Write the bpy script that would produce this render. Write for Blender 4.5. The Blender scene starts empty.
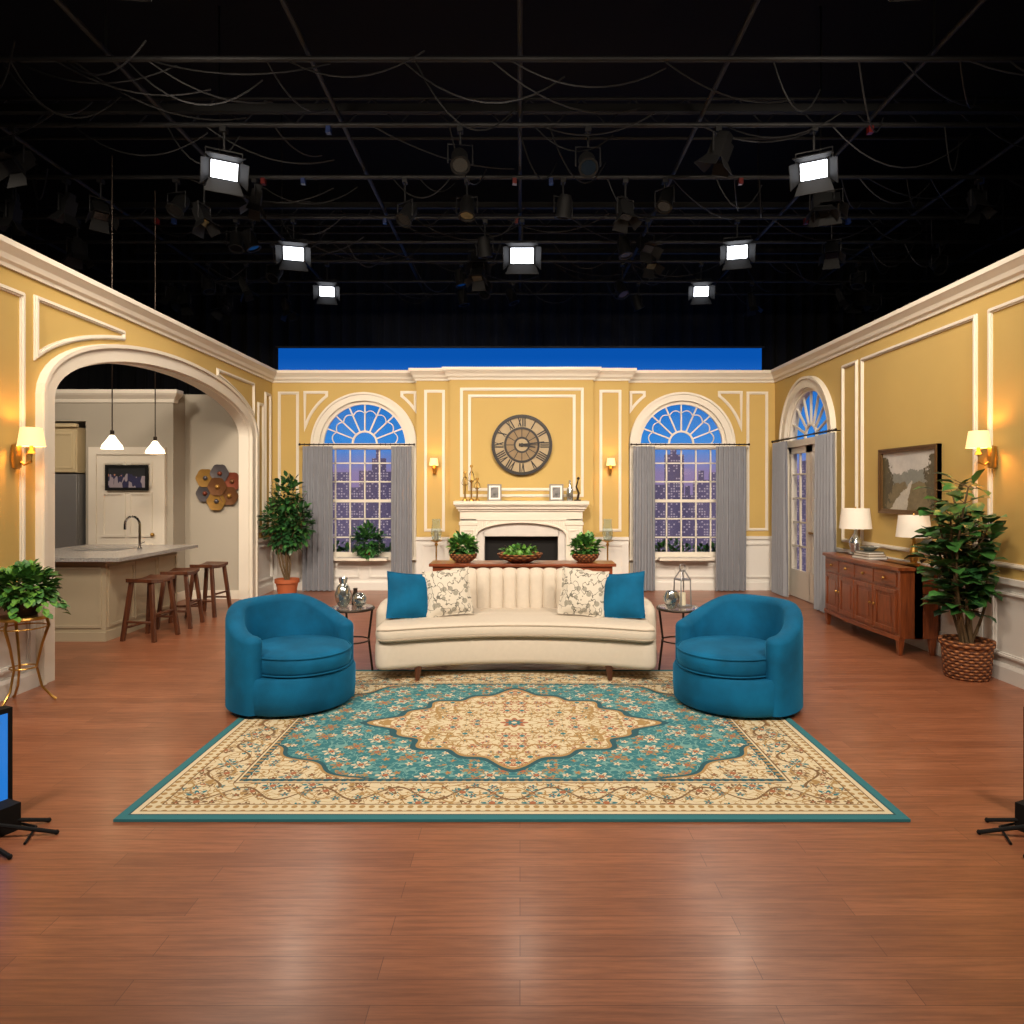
import bpy, bmesh, math, random
from mathutils import Matrix, Vector
R=random.Random(7)
pi=math.pi
scene=bpy.context.scene
scene.view_settings.view_transform='Standard'
scene.view_settings.exposure=0.0

def s2l(c):
    c=c/255.0
    return c/12.92 if c<=0.04045 else ((c+0.055)/1.055)**2.4
def col(r,g,b): return (s2l(r),s2l(g),s2l(b),1.0)

# ---------------------------------------------------------------- materials
class NT:
    def __init__(s,name):
        s.mat=bpy.data.materials.new(name); s.mat.use_nodes=True
        s.nt=s.mat.node_tree; s.bsdf=s.nt.nodes['Principled BSDF']
        s.out=s.nt.nodes['Material Output']
    def node(s,t,**k):
        n=s.nt.nodes.new(t)
        for a,b in k.items(): setattr(n,a,b)
        return n
    def link(s,a,b): s.nt.links.new(a,b)
    def setin(s,sock,v):
        if isinstance(v,E): s.link(v.s,sock)
        elif hasattr(v,'is_output'): s.link(v,sock)
        else: sock.default_value=v
    def math(s,op,a,b=None,c=None):
        n=s.node('ShaderNodeMath',operation=op)
        s.setin(n.inputs[0],a)
        if b is not None: s.setin(n.inputs[1],b)
        if c is not None: s.setin(n.inputs[2],c)
        return E(s,n.outputs[0])
    def mix(s,f,a,b):
        n=s.node('ShaderNodeMix',data_type='RGBA')
        s.setin(n.inputs[0],f); s.setin(n.inputs[6],a); s.setin(n.inputs[7],b)
        return n.outputs[2]
    def coords(s,kind='Object'):
        tc=s.node('ShaderNodeTexCoord'); return tc.outputs[kind]
    def xyz(s,v):
        n=s.node('ShaderNodeSeparateXYZ'); s.link(v,n.inputs[0])
        return [E(s,n.outputs[i]) for i in range(3)]
    def vec(s,x,y,z=0.0):
        n=s.node('ShaderNodeCombineXYZ')
        for i,q in enumerate((x,y,z)): s.setin(n.inputs[i],q)
        return n.outputs[0]
    def noise(s,v,scale,detail=3,rough=.5):
        n=s.node('ShaderNodeTexNoise'); s.link(v,n.inputs['Vector'])
        n.inputs['Scale'].default_value=scale; n.inputs['Detail'].default_value=detail
        n.inputs['Roughness'].default_value=rough
        return E(s,n.outputs[0])
    def bump(s,h,strength=.3,dist=.01):
        n=s.node('ShaderNodeBump'); n.inputs['Strength'].default_value=strength
        n.inputs['Distance'].default_value=dist
        s.setin(n.inputs['Height'],h); s.link(n.outputs[0],s.bsdf.inputs['Normal'])
class E:
    def __init__(s,n,sock): s.n=n; s.s=sock
    def _o(s,op,o,rev=False): return s.n.math(op,o,s) if rev else s.n.math(op,s,o)
    def __add__(s,o): return s._o('ADD',o)
    __radd__=__add__
    def __sub__(s,o): return s._o('SUBTRACT',o)
    def __rsub__(s,o): return s._o('SUBTRACT',o,True)
    def __mul__(s,o): return s._o('MULTIPLY',o)
    __rmul__=__mul__
    def __truediv__(s,o): return s._o('DIVIDE',o)
    def __lt__(s,o): return s._o('LESS_THAN',o)
    def __gt__(s,o): return s._o('GREATER_THAN',o)
    def __pow__(s,o): return s._o('POWER',o)
    def abs(s): return s.n.math('ABSOLUTE',s)
    def floor(s): return s.n.math('FLOOR',s)
    def frac(s): return s.n.math('FRACT',s)
    def cos(s): return s.n.math('COSINE',s)
    def min(s,o): return s._o('MINIMUM',o)
    def max(s,o): return s._o('MAXIMUM',o)

def mat(name,c,rough=.5,metal=0,var=0,vscale=4,bump=0,bscale=60,sheen=0,coat=0,emis=None,es=0,trans=0,ior=1.45,spec=None,sheenc=None):
    n=NT(name); b=n.bsdf
    cc=col(*c)
    b.inputs['Base Color'].default_value=cc
    b.inputs['Roughness'].default_value=rough; b.inputs['Metallic'].default_value=metal
    if spec is not None: b.inputs['Specular IOR Level'].default_value=spec
    if sheen: 
        b.inputs['Sheen Weight'].default_value=sheen
        b.inputs['Sheen Tint'].default_value=col(*(sheenc or c))
        b.inputs['Sheen Roughness'].default_value=.35
    if coat: b.inputs['Coat Weight'].default_value=coat
    if trans: b.inputs['Transmission Weight'].default_value=trans; b.inputs['IOR'].default_value=ior
    if emis: 
        b.inputs['Emission Color'].default_value=col(*emis); b.inputs['Emission Strength'].default_value=es
    if var or bump:
        v=n.coords()
        if var:
            f=n.noise(v,vscale,4)
            a=tuple(max(0,x*(1-var)) for x in cc[:3])+(1,); d=tuple(min(1,x*(1+var)) for x in cc[:3])+(1,)
            n.link(n.mix((f-.3)*2.5,a,d) if var>.3 else n.mix(f,a,d),b.inputs['Base Color'])
        if bump: n.bump(n.noise(v,bscale,3),bump,.01)
    return n.mat

M={}
M['wall']=mat('gold_wall_paint',(190,160,92),.7,var=.05,vscale=2,bump=.05,bscale=90)
M['white']=mat('white_trim_paint',(218,210,196),.45,var=.03,vscale=3)
M['wains']=mat('wainscot_paint',(214,210,204),.5,var=.03)
M['kwall']=mat('kitchen_wall_paint',(164,156,142),.7,var=.05,vscale=1.5)
M['black']=mat('black_metal',(7,7,8),.7,var=.3,spec=.3)
M['pipe']=mat('grid_pipe_metal',(17,17,19),.6,metal=.2,var=.3)
M['drape']=mat('black_drape_cloth',(9,9,11),.95,var=.3)
M['ceil']=mat('black_ceiling_paint',(3,3,4),.95,var=.3)
M['teal']=mat('teal_velvet',(4,88,128),.8,var=.34,vscale=3.5,bump=.12,bscale=120,sheen=.55,sheenc=(60,160,205),spec=.2)
M['cream']=mat('cream_upholstery',(206,195,180),.85,var=.05,vscale=30,bump=.15,bscale=250,sheen=.1,spec=.2)
M['welt']=mat('cream_piping',(168,154,136),.8,var=.05)
M['curt']=mat('grey_curtain_cloth',(138,140,147),.75,var=.08,vscale=6,bump=.1,bscale=200,sheen=.2)
M['brass']=mat('aged_brass',(176,136,70),.3,metal=.9,var=.1)
M['iron']=mat('dark_iron',(52,42,34),.45,metal=.7,var=.2)
M['steel']=mat('brushed_steel',(150,150,152),.4,metal=.7,var=.05)
M['chrome']=mat('chrome',(200,200,200),.12,metal=1)
M['silver']=mat('mercury_glass',(190,195,195),.15,metal=.9,var=.3,vscale=30)
M['glass']=mat('clear_glass',(235,245,245),.03,trans=.95,ior=1.3)
M['terra']=mat('terracotta',(168,88,50),.75,var=.15,vscale=12)
M['soil']=mat('potting_soil',(40,28,20),.95,var=.3,vscale=30,bump=.5)
M['stem']=mat('plant_stem',(92,72,45),.8,var=.2)
M['leaf']=mat('leaf_green',(58,106,48),.4,var=.45,vscale=9)
M['leafd']=mat('leaf_dark_green',(36,76,40),.35,var=.45,vscale=8)
M['leafl']=mat('leaf_light_green',(98,148,58),.45,var=.4,vscale=9)
M['granite']=mat('granite_counter',(160,156,152),.25,var=.4,vscale=60)
M['marble']=mat('marble',(205,200,194),.25,var=.12,vscale=6)
M['soot']=mat('firebox_black',(10,9,9),.9,var=.3)
M['island']=mat('island_panel_paint',(178,164,138),.6,var=.05)
M['cab']=mat('cabinet_paint',(190,172,136),.5,var=.05)
M['screenblue']=mat('monitor_screen',(10,40,90),.2,emis=(30,130,225),es=.8)
M['shade']=mat('lamp_shade_linen',(200,175,135),.8,emis=(255,208,140),es=1.15)
M['shadeoff']=mat('white_lamp_shade',(214,208,198),.8,emis=(255,225,185),es=.14)
M['pend']=mat('pendant_glass',(220,210,190),.3,emis=(255,236,205),es=2.4)
M['lens']=mat('studio_light_lens',(255,255,255),.3,emis=(240,245,255),es=8)
M['lensoff']=mat('dark_lens',(14,14,18),.15)
M['candle']=mat('candle_wax',(225,215,190),.5)
M['paper']=mat('photo_print',(110,108,108),.5,var=.6,vscale=14)
M['matte']=mat('picture_mat',(235,232,225),.7)
M['silverf']=mat('silver_frame',(150,145,138),.3,metal=.7)
M['goldf']=mat('antique_gold_frame',(104,76,44),.45,metal=.5,var=.25,vscale=30)
M['bookr']=mat('book_cover_tan',(150,120,84),.6,var=.15)
M['bookb']=mat('book_cover_grey',(96,100,92),.6,var=.15)
M['red']=mat('red_plastic',(90,16,12),.4)
M['blu']=mat('blue_plastic',(16,36,84),.4)

def wood(name,a,b,rough=.4,ax=0,sc=1.0,coat=.2):
    n=NT(name); v=n.coords(); mp=n.node('ShaderNodeMapping'); n.link(v,mp.inputs[0])
    s=[14,14,14]; s[ax]=1.2; mp.inputs['Scale'].default_value=[q*sc for q in s]
    f=n.noise(mp.outputs[0],2.2,6,.6)
    f2=n.noise(mp.outputs[0],9,3,.5)
    g=(f*.75+f2*.25-.3)*2.4
    n.link(n.mix(g,col(*a),col(*b)),n.bsdf.inputs['Base Color'])
    n.bsdf.inputs['Roughness'].default_value=rough; n.bsdf.inputs['Coat Weight'].default_value=coat
    n.bump(f2,.08,.004)
    return n.mat
M['cherry']=wood('cherry_wood',(84,38,18),(152,80,40),.35,0)
M['cherryz']=wood('cherry_wood_upright',(84,38,18),(152,80,40),.35,2)
M['walnut']=wood('walnut_wood',(50,25,14),(102,56,32),.4,2)
M['table']=wood('mahogany_wood',(88,38,20),(142,72,40),.3,0)

def floor_mat():
    n=NT('wood_plank_floor'); v=n.coords(); 
    br=n.node('ShaderNodeTexBrick'); n.link(v,br.inputs['Vector'])
    br.offset=.37; br.offset_frequency=2
    br.inputs['Scale'].default_value=1; br.inputs['Brick Width'].default_value=1.3; br.inputs['Row Height'].default_value=.115
    br.inputs['Mortar Size'].default_value=.0013; br.inputs['Mortar Smooth'].default_value=.2
    br.inputs['Color1'].default_value=col(164,103,72); br.inputs['Color2'].default_value=col(142,86,58); br.inputs['Mortar'].default_value=col(92,54,36)
    br.inputs['Bias'].default_value=0
    mp=n.node('ShaderNodeMapping'); n.link(v,mp.inputs[0]); mp.inputs['Scale'].default_value=(1.3,20,1)
    f=n.noise(mp.outputs[0],2.5,7,.68)
    g=((f-.38)*4.2).min(1.0).max(0.0)
    c=n.mix(g*.55,br.outputs[0],col(98,56,36))
    n.link(c,n.bsdf.inputs['Base Color'])
    n.setin(n.bsdf.inputs['Roughness'],f*.2+.26)
    n.bsdf.inputs['Coat Weight'].default_value=.15; n.bsdf.inputs['Coat Roughness'].default_value=.2
    n.bump(br.outputs[1],-.15,.003)
    return n.mat
M['floor']=floor_mat()

RW,RD=1.98,1.41
def rug_mat():
    n=NT('persian_rug_weave'); v=n.coords(); x,y,z=n.xyz(v)
    ax=x.abs(); ay=y.abs()
    sv=n.vec(ax,ay)
    d=(RW-ax).min(RD-ay)
    teal=col(40,118,130); teald=col(22,84,98); cream=col(222,208,176); gold=col(172,138,86); brown=col(122,92,58); rust=col(170,104,70); lt=col(112,164,162); dgrn=col(50,100,98)
    def flowers(scale,rad,petals,rnd=.7,seed=0.0):
        vo=n.node('ShaderNodeTexVoronoi'); n.link(n.vec(ax+seed,ay+seed),vo.inputs['Vector']); vo.inputs['Scale'].default_value=scale
        vo.inputs['Randomness'].default_value=rnd
        px,py,pz=n.xyz(vo.outputs['Position'])
        dx=ax+seed-px; dy=ay+seed-py
        r=n.math('SQRT',dx*dx+dy*dy)
        th=n.math('ARCTAN2',dy,dx)
        pr=((th*petals).cos()*.30+.70)*rad
        cr,cg,cb=n.xyz(vo.outputs['Color'])
        return r,pr,cr,cg
    def vines(scale,w,det=1.0,off=0.0):
        nz=n.noise(n.vec(ax+off,ay+off),scale,det)
        return (nz-.5).abs()<w
    r1,p1,c1,g1=flowers(5.0,.06,6)
    r2,p2,c2,g2=flowers(10,.027,5,.9,2.0)
    r3,p3,c3,g3=flowers(18,.013,4,1,5.0)
    vi=vines(4.5,.009); vi2=vines(7,.009,1,3.3); vi3=vines(11,.012,1,6.1)
    def deco(base,vc,fa,fb,cc,small):
        c=n.mix(vi3,base,small); c=n.mix(vi,c,vc); c=n.mix(vi2,c,vc)
        c=n.mix((r3<p3)*(g3>.2),c,small)
        k2=(g2>.2)
        c=n.mix((r2<p2)*k2,c,n.mix(c2>.5,fa,fb))
        c=n.mix((r2<.007)*k2,c,cc)
        c=n.mix((r1<p1*1.12),c,base)
        c=n.mix(r1<p1,c,n.mix(c1>.5,fb,fa))
        c=n.mix(r1<p1*.55,c,base)
        c=n.mix(r1<.018,c,cc)
        return c
    creamf=deco(cream,gold,teal,brown,rust,gold)
    tealf=deco(teal,lt,cream,gold,rust,lt)
    medf=deco(cream,gold,gold,rust,teal,gold)
    th=n.math('ARCTAN2',ay/.70,ax/.90)
    Mm=(ax/.90)**1.3+(ay/.70)**1.3
    Mm=Mm-((th*16.0).cos()*.07)-((th*8.0).cos()*.06)
    th2=n.math('ARCTAN2',ay/.9,ax/1.5)
    F=(ax/1.66)**2.0+(ay/1.12)**2.0
    F=F-((th2*20.0).cos()*.045)-((th2*4.0).cos()*.08)
    c=n.mix(F<1.05,creamf,gold); c=n.mix(F<1.025,c,teald); c=n.mix(F<.99,c,tealf)
    c=n.mix(Mm<1.15,c,teald); c=n.mix(Mm<1.07,c,gold); c=n.mix(Mm<1.02,c,medf)
    c=n.mix(((Mm-.66).abs())<.02,c,gold)
    rc=n.math('SQRT',x*x+y*y); tc_=n.math('ARCTAN2',y,x); rp=((tc_*8.0).cos()*.18+.82)
    c=n.mix(rc<rp*.18,c,gold); c=n.mix(rc<rp*.165,c,cream); c=n.mix(rc<rp*.10,c,rust); c=n.mix(rc<rp*.06,c,teal); c=n.mix(rc<.02,c,cream)
    pa=n.math('PINGPONG',ax,.05); pb=n.math('PINGPONG',ay,.05)
    dots=(n.math('SQRT',(pa-.025)*(pa-.025)+(pb-.025)*(pb-.025))<.016)
    guard=n.mix(dots,cream,gold)
    guard2=n.mix(dots,teald,gold)
    c=n.mix(d<.475,c,guard2); c=n.mix(d<.44,c,cream); c=n.mix(d<.428,c,brown); c=n.mix(d<.418,c,creamf)
    al=n.xyz(n.mix(((RW-ax)<(RD-ay)),n.vec(ax,ay),n.vec(ay,ax)))[0]
    sw=((al*15.0).cos()*.075)
    inb=(d<.41)*(d>.165)
    c=n.mix(((d-.29+sw).abs()<.009)*inb,c,brown)
    c=n.mix(((d-.29-sw).abs()<.006)*inb,c,gold)
    c=n.mix(d<.165,c,brown); c=n.mix(d<.157,c,guard); c=n.mix(d<.09,c,brown); c=n.mix(d<.083,c,cream)
    c=n.mix(d<.055,c,teald); c=n.mix(d<.045,c,teal)
    nz=n.noise(v,240,2)
    c=n.mix(nz*.22,c,col(80,70,58))
    n.link(c,n.bsdf.inputs['Base Color']); n.bsdf.inputs['Roughness'].default_value=.95
    n.bump(nz,.3,.004)
    return n.mat
M['rug']=rug_mat()

def floral_mat():
    n=NT('floral_pillow_fabric'); v=n.coords()
    nz=n.noise(v,12,2); f=((nz-.5).abs()<.018)
    vo=n.node('ShaderNodeTexVoronoi'); n.link(v,vo.inputs['Vector']); vo.inputs['Scale'].default_value=15
    g=(E(n,vo.outputs['Distance'])<.36)
    c=n.mix(g,col(208,200,186),col(152,147,134)); c=n.mix(f,c,col(112,108,98))
    n.link(c,n.bsdf.inputs['Base Color']); n.bsdf.inputs['Roughness'].default_value=.85
    return n.mat
M['floral']=floral_mat()

def basket_mat():
    n=NT('wicker_weave'); v=n.coords('Object'); x,y,z=n.xyz(v)
    a=n.math('ARCTAN2',y,x)
    row=(z*38.0).floor()
    w=((a*16.0+row*3.14159).cos())*.5+.5
    s=((z*38.0).frac()-.5).abs()
    h=w-s
    c=n.mix(h,col(90,48,24),col(182,116,66))
    n.link(c,n.bsdf.inputs['Base Color']); n.bsdf.inputs['Roughness'].default_value=.7
    n.bump(h,.8,.02)
    return n.mat
M['wicker']=basket_mat()

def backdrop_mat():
    n=NT('self_lit_cyclorama'); v=n.coords(); x,y,z=n.xyz(v)
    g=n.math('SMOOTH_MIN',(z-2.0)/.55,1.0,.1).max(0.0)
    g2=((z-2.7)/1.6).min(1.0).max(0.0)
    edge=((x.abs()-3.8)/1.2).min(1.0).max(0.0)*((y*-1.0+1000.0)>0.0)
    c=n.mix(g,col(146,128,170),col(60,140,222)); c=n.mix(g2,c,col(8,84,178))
    em=n.node('ShaderNodeEmission'); n.link(c,em.inputs[0]); em.inputs[1].default_value=.95  # cloth emits its blue gradient in place of being lit by lamps
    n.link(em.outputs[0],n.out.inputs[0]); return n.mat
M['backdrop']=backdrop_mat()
def city_mat():
    n=NT('city_print'); v=n.coords(); x,y,z=n.xyz(v)
    u=x+y*1.0
    cx=(u/.05).floor(); cz=(z/.05).floor()
    wn=n.node('ShaderNodeTexWhiteNoise',noise_dimensions='2D'); n.link(n.vec(cx,cz),wn.inputs['Vector'])
    lit=E(n,wn.outputs[0])>.6
    inn=(((u/.05).frac()-.5).abs()<.3)*(((z/.05).frac()-.5).abs()<.28)
    bn=n.noise(n.vec(x*.8,y*.8),2.0,1)
    base=n.mix(bn,col(76,68,96),col(132,118,150))
    c=n.mix(lit*inn,base,col(190,172,184))
    em=n.node('ShaderNodeEmission'); n.link(c,em.inputs[0]); em.inputs[1].default_value=.75
    n.link(em.outputs[0],n.out.inputs[0]); return n.mat
M['city']=city_mat()
def pane_mat():
    n=NT('window_pane_glass'); t=n.node('ShaderNodeBsdfTransparent'); g=n.node('ShaderNodeBsdfGlossy'); g.inputs['Roughness'].default_value=.05
    mx=n.node('ShaderNodeMixShader'); mx.inputs[0].default_value=.05
    n.link(t.outputs[0],mx.inputs[1]); n.link(g.outputs[0],mx.inputs[2]); n.link(mx.outputs[0],n.out.inputs[0]); return n.mat
M['pane']=pane_mat()
def painting_mat():
    n=NT('landscape_painting_canvas'); v=n.coords(); x,y,z=n.xyz(v)
    nz=n.noise(v,6,6,.65); n2=n.noise(v,18,5,.65)
    sky=n.mix(nz,col(150,148,146),col(210,204,196))
    ground=n.mix(n2,col(70,66,44),col(140,124,92))
    far=n.mix(n2,col(104,108,104),col(140,140,130))
    c=n.mix((z+(nz-.5)*.25)<.10,sky,far)
    c=n.mix((z+(nz-.5)*.2)<-.03,c,ground)
    riv=((y+.06+(z*.8)+(nz-.5)*.25).abs()<(z*-.42+.02))*(z<.0)
    c=n.mix(riv,c,n.mix(n2,col(150,146,136),col(204,198,184)))
    trees=((y.abs()*-1.0+.30+z.abs()*.35+(n2-.5)*.45+(nz-.5)*.3)<.0)*(z<.27)
    c=n.mix(trees,c,n.mix(n2,col(40,38,28),col(104,94,66)))
    n.link(c,n.bsdf.inputs['Base Color']); n.bsdf.inputs['Roughness'].default_value=.5; return n.mat
M['painting']=painting_mat()
def team_mat():
    n=NT('group_photo_print'); v=n.coords(); x,y,z=n.xyz(v)
    vo=n.node('ShaderNodeTexVoronoi'); n.link(n.vec(x,z*.4),vo.inputs['Vector']); vo.inputs['Scale'].default_value=22
    r,g,b2=n.xyz(vo.outputs['Color'])
    bodies=n.mix(r>.5,col(44,44,78),col(150,140,150))
    c=n.mix((z+(g-.5)*.06)>.03,bodies,col(34,36,40))
    c=n.mix(((z-.03+(g-.5)*.03).abs()<.022)*(E(n,vo.outputs['Distance'])<.28),c,col(170,120,96))
    n.link(c,n.bsdf.inputs['Base Color']); return n.mat
M['team']=team_mat()

# ---------------------------------------------------------------- mesh builder
class B:
    def __init__(s,name): s.n=name; s.v=[]; s.f=[]; s.mi=[]; s.sm=[]; s.mats=[]; s.M=Matrix.Identity(4)
    def add(s,vs,fs,m,smooth=False):
        m=M[m] if isinstance(m,str) else m
        if m not in s.mats: s.mats.append(m)
        k=s.mats.index(m); o=len(s.v)
        for p in vs: s.v.append((s.M@Vector(p))[:])
        for f in fs: s.f.append([o+i for i in f]); s.mi.append(k); s.sm.append(smooth)
    def box(s,x0,x1,y0,y1,z0,z1,m):
        s.add([(x0,y0,z0),(x1,y0,z0),(x1,y1,z0),(x0,y1,z0),(x0,y0,z1),(x1,y0,z1),(x1,y1,z1),(x0,y1,z1)],
              [(0,3,2,1),(4,5,6,7),(0,1,5,4),(1,2,6,5),(2,3,7,6),(3,0,4,7)],m)
    def hexa(s,p,m): s.add(p,[(0,3,2,1),(4,5,6,7),(0,1,5,4),(1,2,6,5),(2,3,7,6),(3,0,4,7)],m)
    def rings(s,rings,m,caps=True,closed=False,smooth=True):
        n=len(rings[0]); vs=[p for r in rings for p in r]; fs=[]
        k=len(rings)
        for i in range(k if closed else k-1):
            j=(i+1)%k
            for a in range(n):
                b=(a+1)%n; fs.append((i*n+a,i*n+b,j*n+b,j*n+a))
        if caps and not closed: fs.append(tuple(range(n))[::-1]); fs.append(tuple((k-1)*n+a for a in range(n)))
        s.add(vs,fs,m,smooth)
    def sheet(s,rows,m,smooth=True):
        n=len(rows[0]); vs=[p for r in rows for p in r]
        s.add(vs,[(i*n+a,i*n+a+1,(i+1)*n+a+1,(i+1)*n+a) for i in range(len(rows)-1) for a in range(n-1)],m,smooth)
    def cyl(s,p0,p1,r0,m,r1=None,n=16):
        s.tube([p0,p1],[r0,r0 if r1 is None else r1],m,n)
    def tube(s,pts,r,m,n=8,closed=False):
        pts=[Vector(p) for p in pts]; k=len(pts); rs=[]
        rad=r if isinstance(r,(list,tuple)) else [r]*k
        up=None
        for i in range(k):
            if closed: t=(pts[(i+1)%k]-pts[i-1])
            else: t=(pts[min(i+1,k-1)]-pts[max(i-1,0)])
            t.normalize()
            if up is None: up=Vector((0,0,1)) if abs(t.z)<.9 else Vector((1,0,0))
            a=t.cross(up)
            if a.length<1e-4: a=t.orthogonal()
            a.normalize(); b=t.cross(a).normalized()
            if abs(t.dot(up))>.98: up=b
            rs.append([pts[i]+(a*math.cos(2*pi*q/n)+b*math.sin(2*pi*q/n))*rad[i] for q in range(n)])
        s.rings(rs,m,True,closed)
    def lathe(s,prof,m,c=(0,0,0),n=32):
        rs=[[(c[0]+r*math.cos(2*pi*q/n),c[1]+r*math.sin(2*pi*q/n),c[2]+z) for q in range(n)] for r,z in prof]
        s.rings(rs,m,True)
    def ball(s,c,r,m,n=16):
        if not isinstance(r,(tuple,list)): r=(r,r,r)
        k=n//2; rs=[]
        for i in range(k+1):
            a=-pi/2+pi*i/k; ca=max(math.cos(a),.02)
            rs.append([(c[0]+r[0]*ca*math.cos(2*pi*q/n),c[1]+r[1]*ca*math.sin(2*pi*q/n),c[2]+r[2]*math.sin(a)) for q in range(n)])
        s.rings(rs,m)
    def leaf(s,p,d,L,W,m):
        d=Vector(d).normalized(); p=Vector(p)
        side=d.cross(Vector((R.uniform(-.4,.4),R.uniform(-.4,.4),1)))
        if side.length<.05: side=d.orthogonal()
        side.normalize(); nn=side.cross(d).normalized()
        if nn.z<0: nn=-nn
        a=p+d*L*.35; b=p+d*L*.72-nn*L*.05; t=p+d*L-nn*L*.18
        s.add([p,a+side*W*.5+nn*W*.12,b+side*W*.42+nn*W*.1,t,b-side*W*.42+nn*W*.1,a-side*W*.5+nn*W*.12,a,b],
              [(0,1,6),(1,2,7,6),(2,3,7),(0,6,5),(6,7,4,5),(7,3,4)],m,True)
    def build(s,loc=(0,0,0),rot=0,bevel=0,tilt=None,angle=35,recalc=True,seg=2):
        me=bpy.data.meshes.new(s.n); me.from_pydata(s.v,[],s.f)
        for q in s.mats: me.materials.append(q)
        me.polygons.foreach_set('material_index',s.mi); me.polygons.foreach_set('use_smooth',s.sm)
        if recalc:
            bm=bmesh.new(); bm.from_mesh(me); bmesh.ops.recalc_face_normals(bm,faces=bm.faces); bm.to_mesh(me); bm.free()
        me.update()
        if any(s.sm): me.set_sharp_from_angle(angle=math.radians(angle))
        o=bpy.data.objects.new(s.n,me); scene.collection.objects.link(o)
        o.location=loc; o.rotation_euler=tilt if tilt else (0,0,rot)
        if bevel:
            b=o.modifiers.new('bevel','BEVEL'); b.width=bevel; b.segments=seg; b.limit_method='ANGLE'; b.angle_limit=math.radians(40)
        return o

# ---------------------------------------------------------------- room constants
XL,XR,YB,YF,H=-4.09,4.21,11.27,2.2,3.60
T=.14
YS,YC=11.07,10.97
mback=lambda u,z,d:(u,YB-d,z)
mleft=lambda u,z,d:(XL+d,u,z)
mright=lambda u,z,d:(XR-d,u,z)
mside=lambda u,z,d:(u,YS-d,z)
mcent=lambda u,z,d:(u,YC-d,z)

def wall(b,mp,u0,u1,z0,z1,ops,m,th=T,m2=None):
    def pr(ua,ub,za,zb,zc,zd):
        b.hexa([mp(ua,za,0),mp(ub,zb,0),mp(ub,zb,-th),mp(ua,za,-th),mp(ua,zc,0),mp(ub,zd,0),mp(ub,zd,-th),mp(ua,zc,-th)],m)
    cur=u0
    for uc,hw,zb,zs,ri in sorted(ops):
        pr(cur,uc-hw,z0,z0,z1,z1)
        if zb>z0: pr(uc-hw,uc+hw,z0,z0,zb,zb)
        N=40
        f=lambda t: zs+ri*math.sqrt(max(0,1-t*t))
        for i in range(N):
            t0=-math.cos(pi*i/N); t1=-math.cos(pi*(i+1)/N)
            pr(uc+hw*t0,uc+hw*t1,f(t0),f(t1),z1,z1)
        cur=uc+hw
    pr(cur,u1,z0,z0,z1,z1)

def ribbon(b,pts,w,d,mp,m,closed=False,d0=0,off=0):
    n=len(pts); P=[Vector((p[0],p[1])) for p in pts]; L=[];
    for i in range(n):
        if closed: a=P[i-1]; c=P[(i+1)%n]
        else: a=P[max(i-1,0)]; c=P[min(i+1,n-1)]
        d1=(P[i]-a); d2=(c-P[i])
        if d1.length<1e-9: d1=d2
        if d2.length<1e-9: d2=d1
        d1.normalize(); d2.normalize()
        n1=Vector((-d1.y,d1.x)); n2=Vector((-d2.y,d2.x)); nn=(n1+n2)
        if nn.length<1e-6: nn=n1
        nn.normalize(); k=1/max(.35,nn.dot(n1)); nn=nn*k
        L.append((P[i]+nn*(off-w/2),P[i]+nn*(off+w/2)))
    rs=[[mp(q[0].x,q[0].y,d0),mp(q[0].x,q[0].y,d),mp(q[1].x,q[1].y,d),mp(q[1].x,q[1].y,d0)] for q in L]
    b.rings(rs,m,not closed,closed,smooth=False)
def mould(b,pts,mp,closed=True,m='white'):
    ribbon(b,pts,.045,.014,mp,m,closed)
    ribbon(b,pts,.018,.028,mp,m,closed)
def panel(b,mp,u0,u1,z0,z1,m='white'): mould(b,[(u0,z0),(u1,z0),(u1,z1),(u0,z1)],mp,True,m)
def archpts(uc,hw,zb,zs,ri,N=36,half=True):
    p=[(uc-hw,zb)] if zb<zs else []
    p+=[(uc-hw*math.cos(pi*i/N),zs+ri*math.sin(pi*i/N)) for i in range(N+1)]
    if zb<zs: p.append((uc+hw,zb))
    return p
def spandrel(b,mp,ue,uc,zs,hw,ri,zt,N=14):
    sg=1 if ue<uc else -1
    f=lambda u: zs+ri*math.sqrt(max(0,1-((u-uc)/hw)**2))
    k=math.sqrt(max(0,1-((zt-.06-zs)/ri)**2)) if (zt-.06-zs)<ri else 0
    ut=uc-sg*hw*k
    pts=[(ue,zt),(ut,zt)]
    pts+=[(ut+(ue-ut)*i/N,min(f(ut+(ue-ut)*i/N),zt-.05)) for i in range(N+1)]
    mould(b,pts,mp,True)
def sweep(b,path,prof,m):
    n=len(path); P=[Vector(p) for p in path]; rs=[]
    for i in range(n):
        d1=(P[i]-P[max(i-1,0)]); d2=(P[min(i+1,n-1)]-P[i])
        if d1.length<1e-9: d1=d2
        if d2.length<1e-9: d2=d1
        d1.normalize(); d2.normalize()
        n1=Vector((d1.y,-d1.x)); n2=Vector((d2.y,-d2.x)); nn=(n1+n2).normalized(); nn=nn/max(.3,nn.dot(n1))
        rs.append([(P[i].x+nn.x*o,P[i].y+nn.y*o,z) for o,z in prof])
    b.rings(rs,m,True,smooth=False)

WL,WR=-2.57,2.67
WH=.73; ZS=2.39; ZSILL=.55
AR=(8.12,2.19,0,2.45,.6)
DR=(10.0,.76,0,ZS,.76)
SX0,CX0,CX1,SX1=-1.68,-1.13,1.18,1.76

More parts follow.
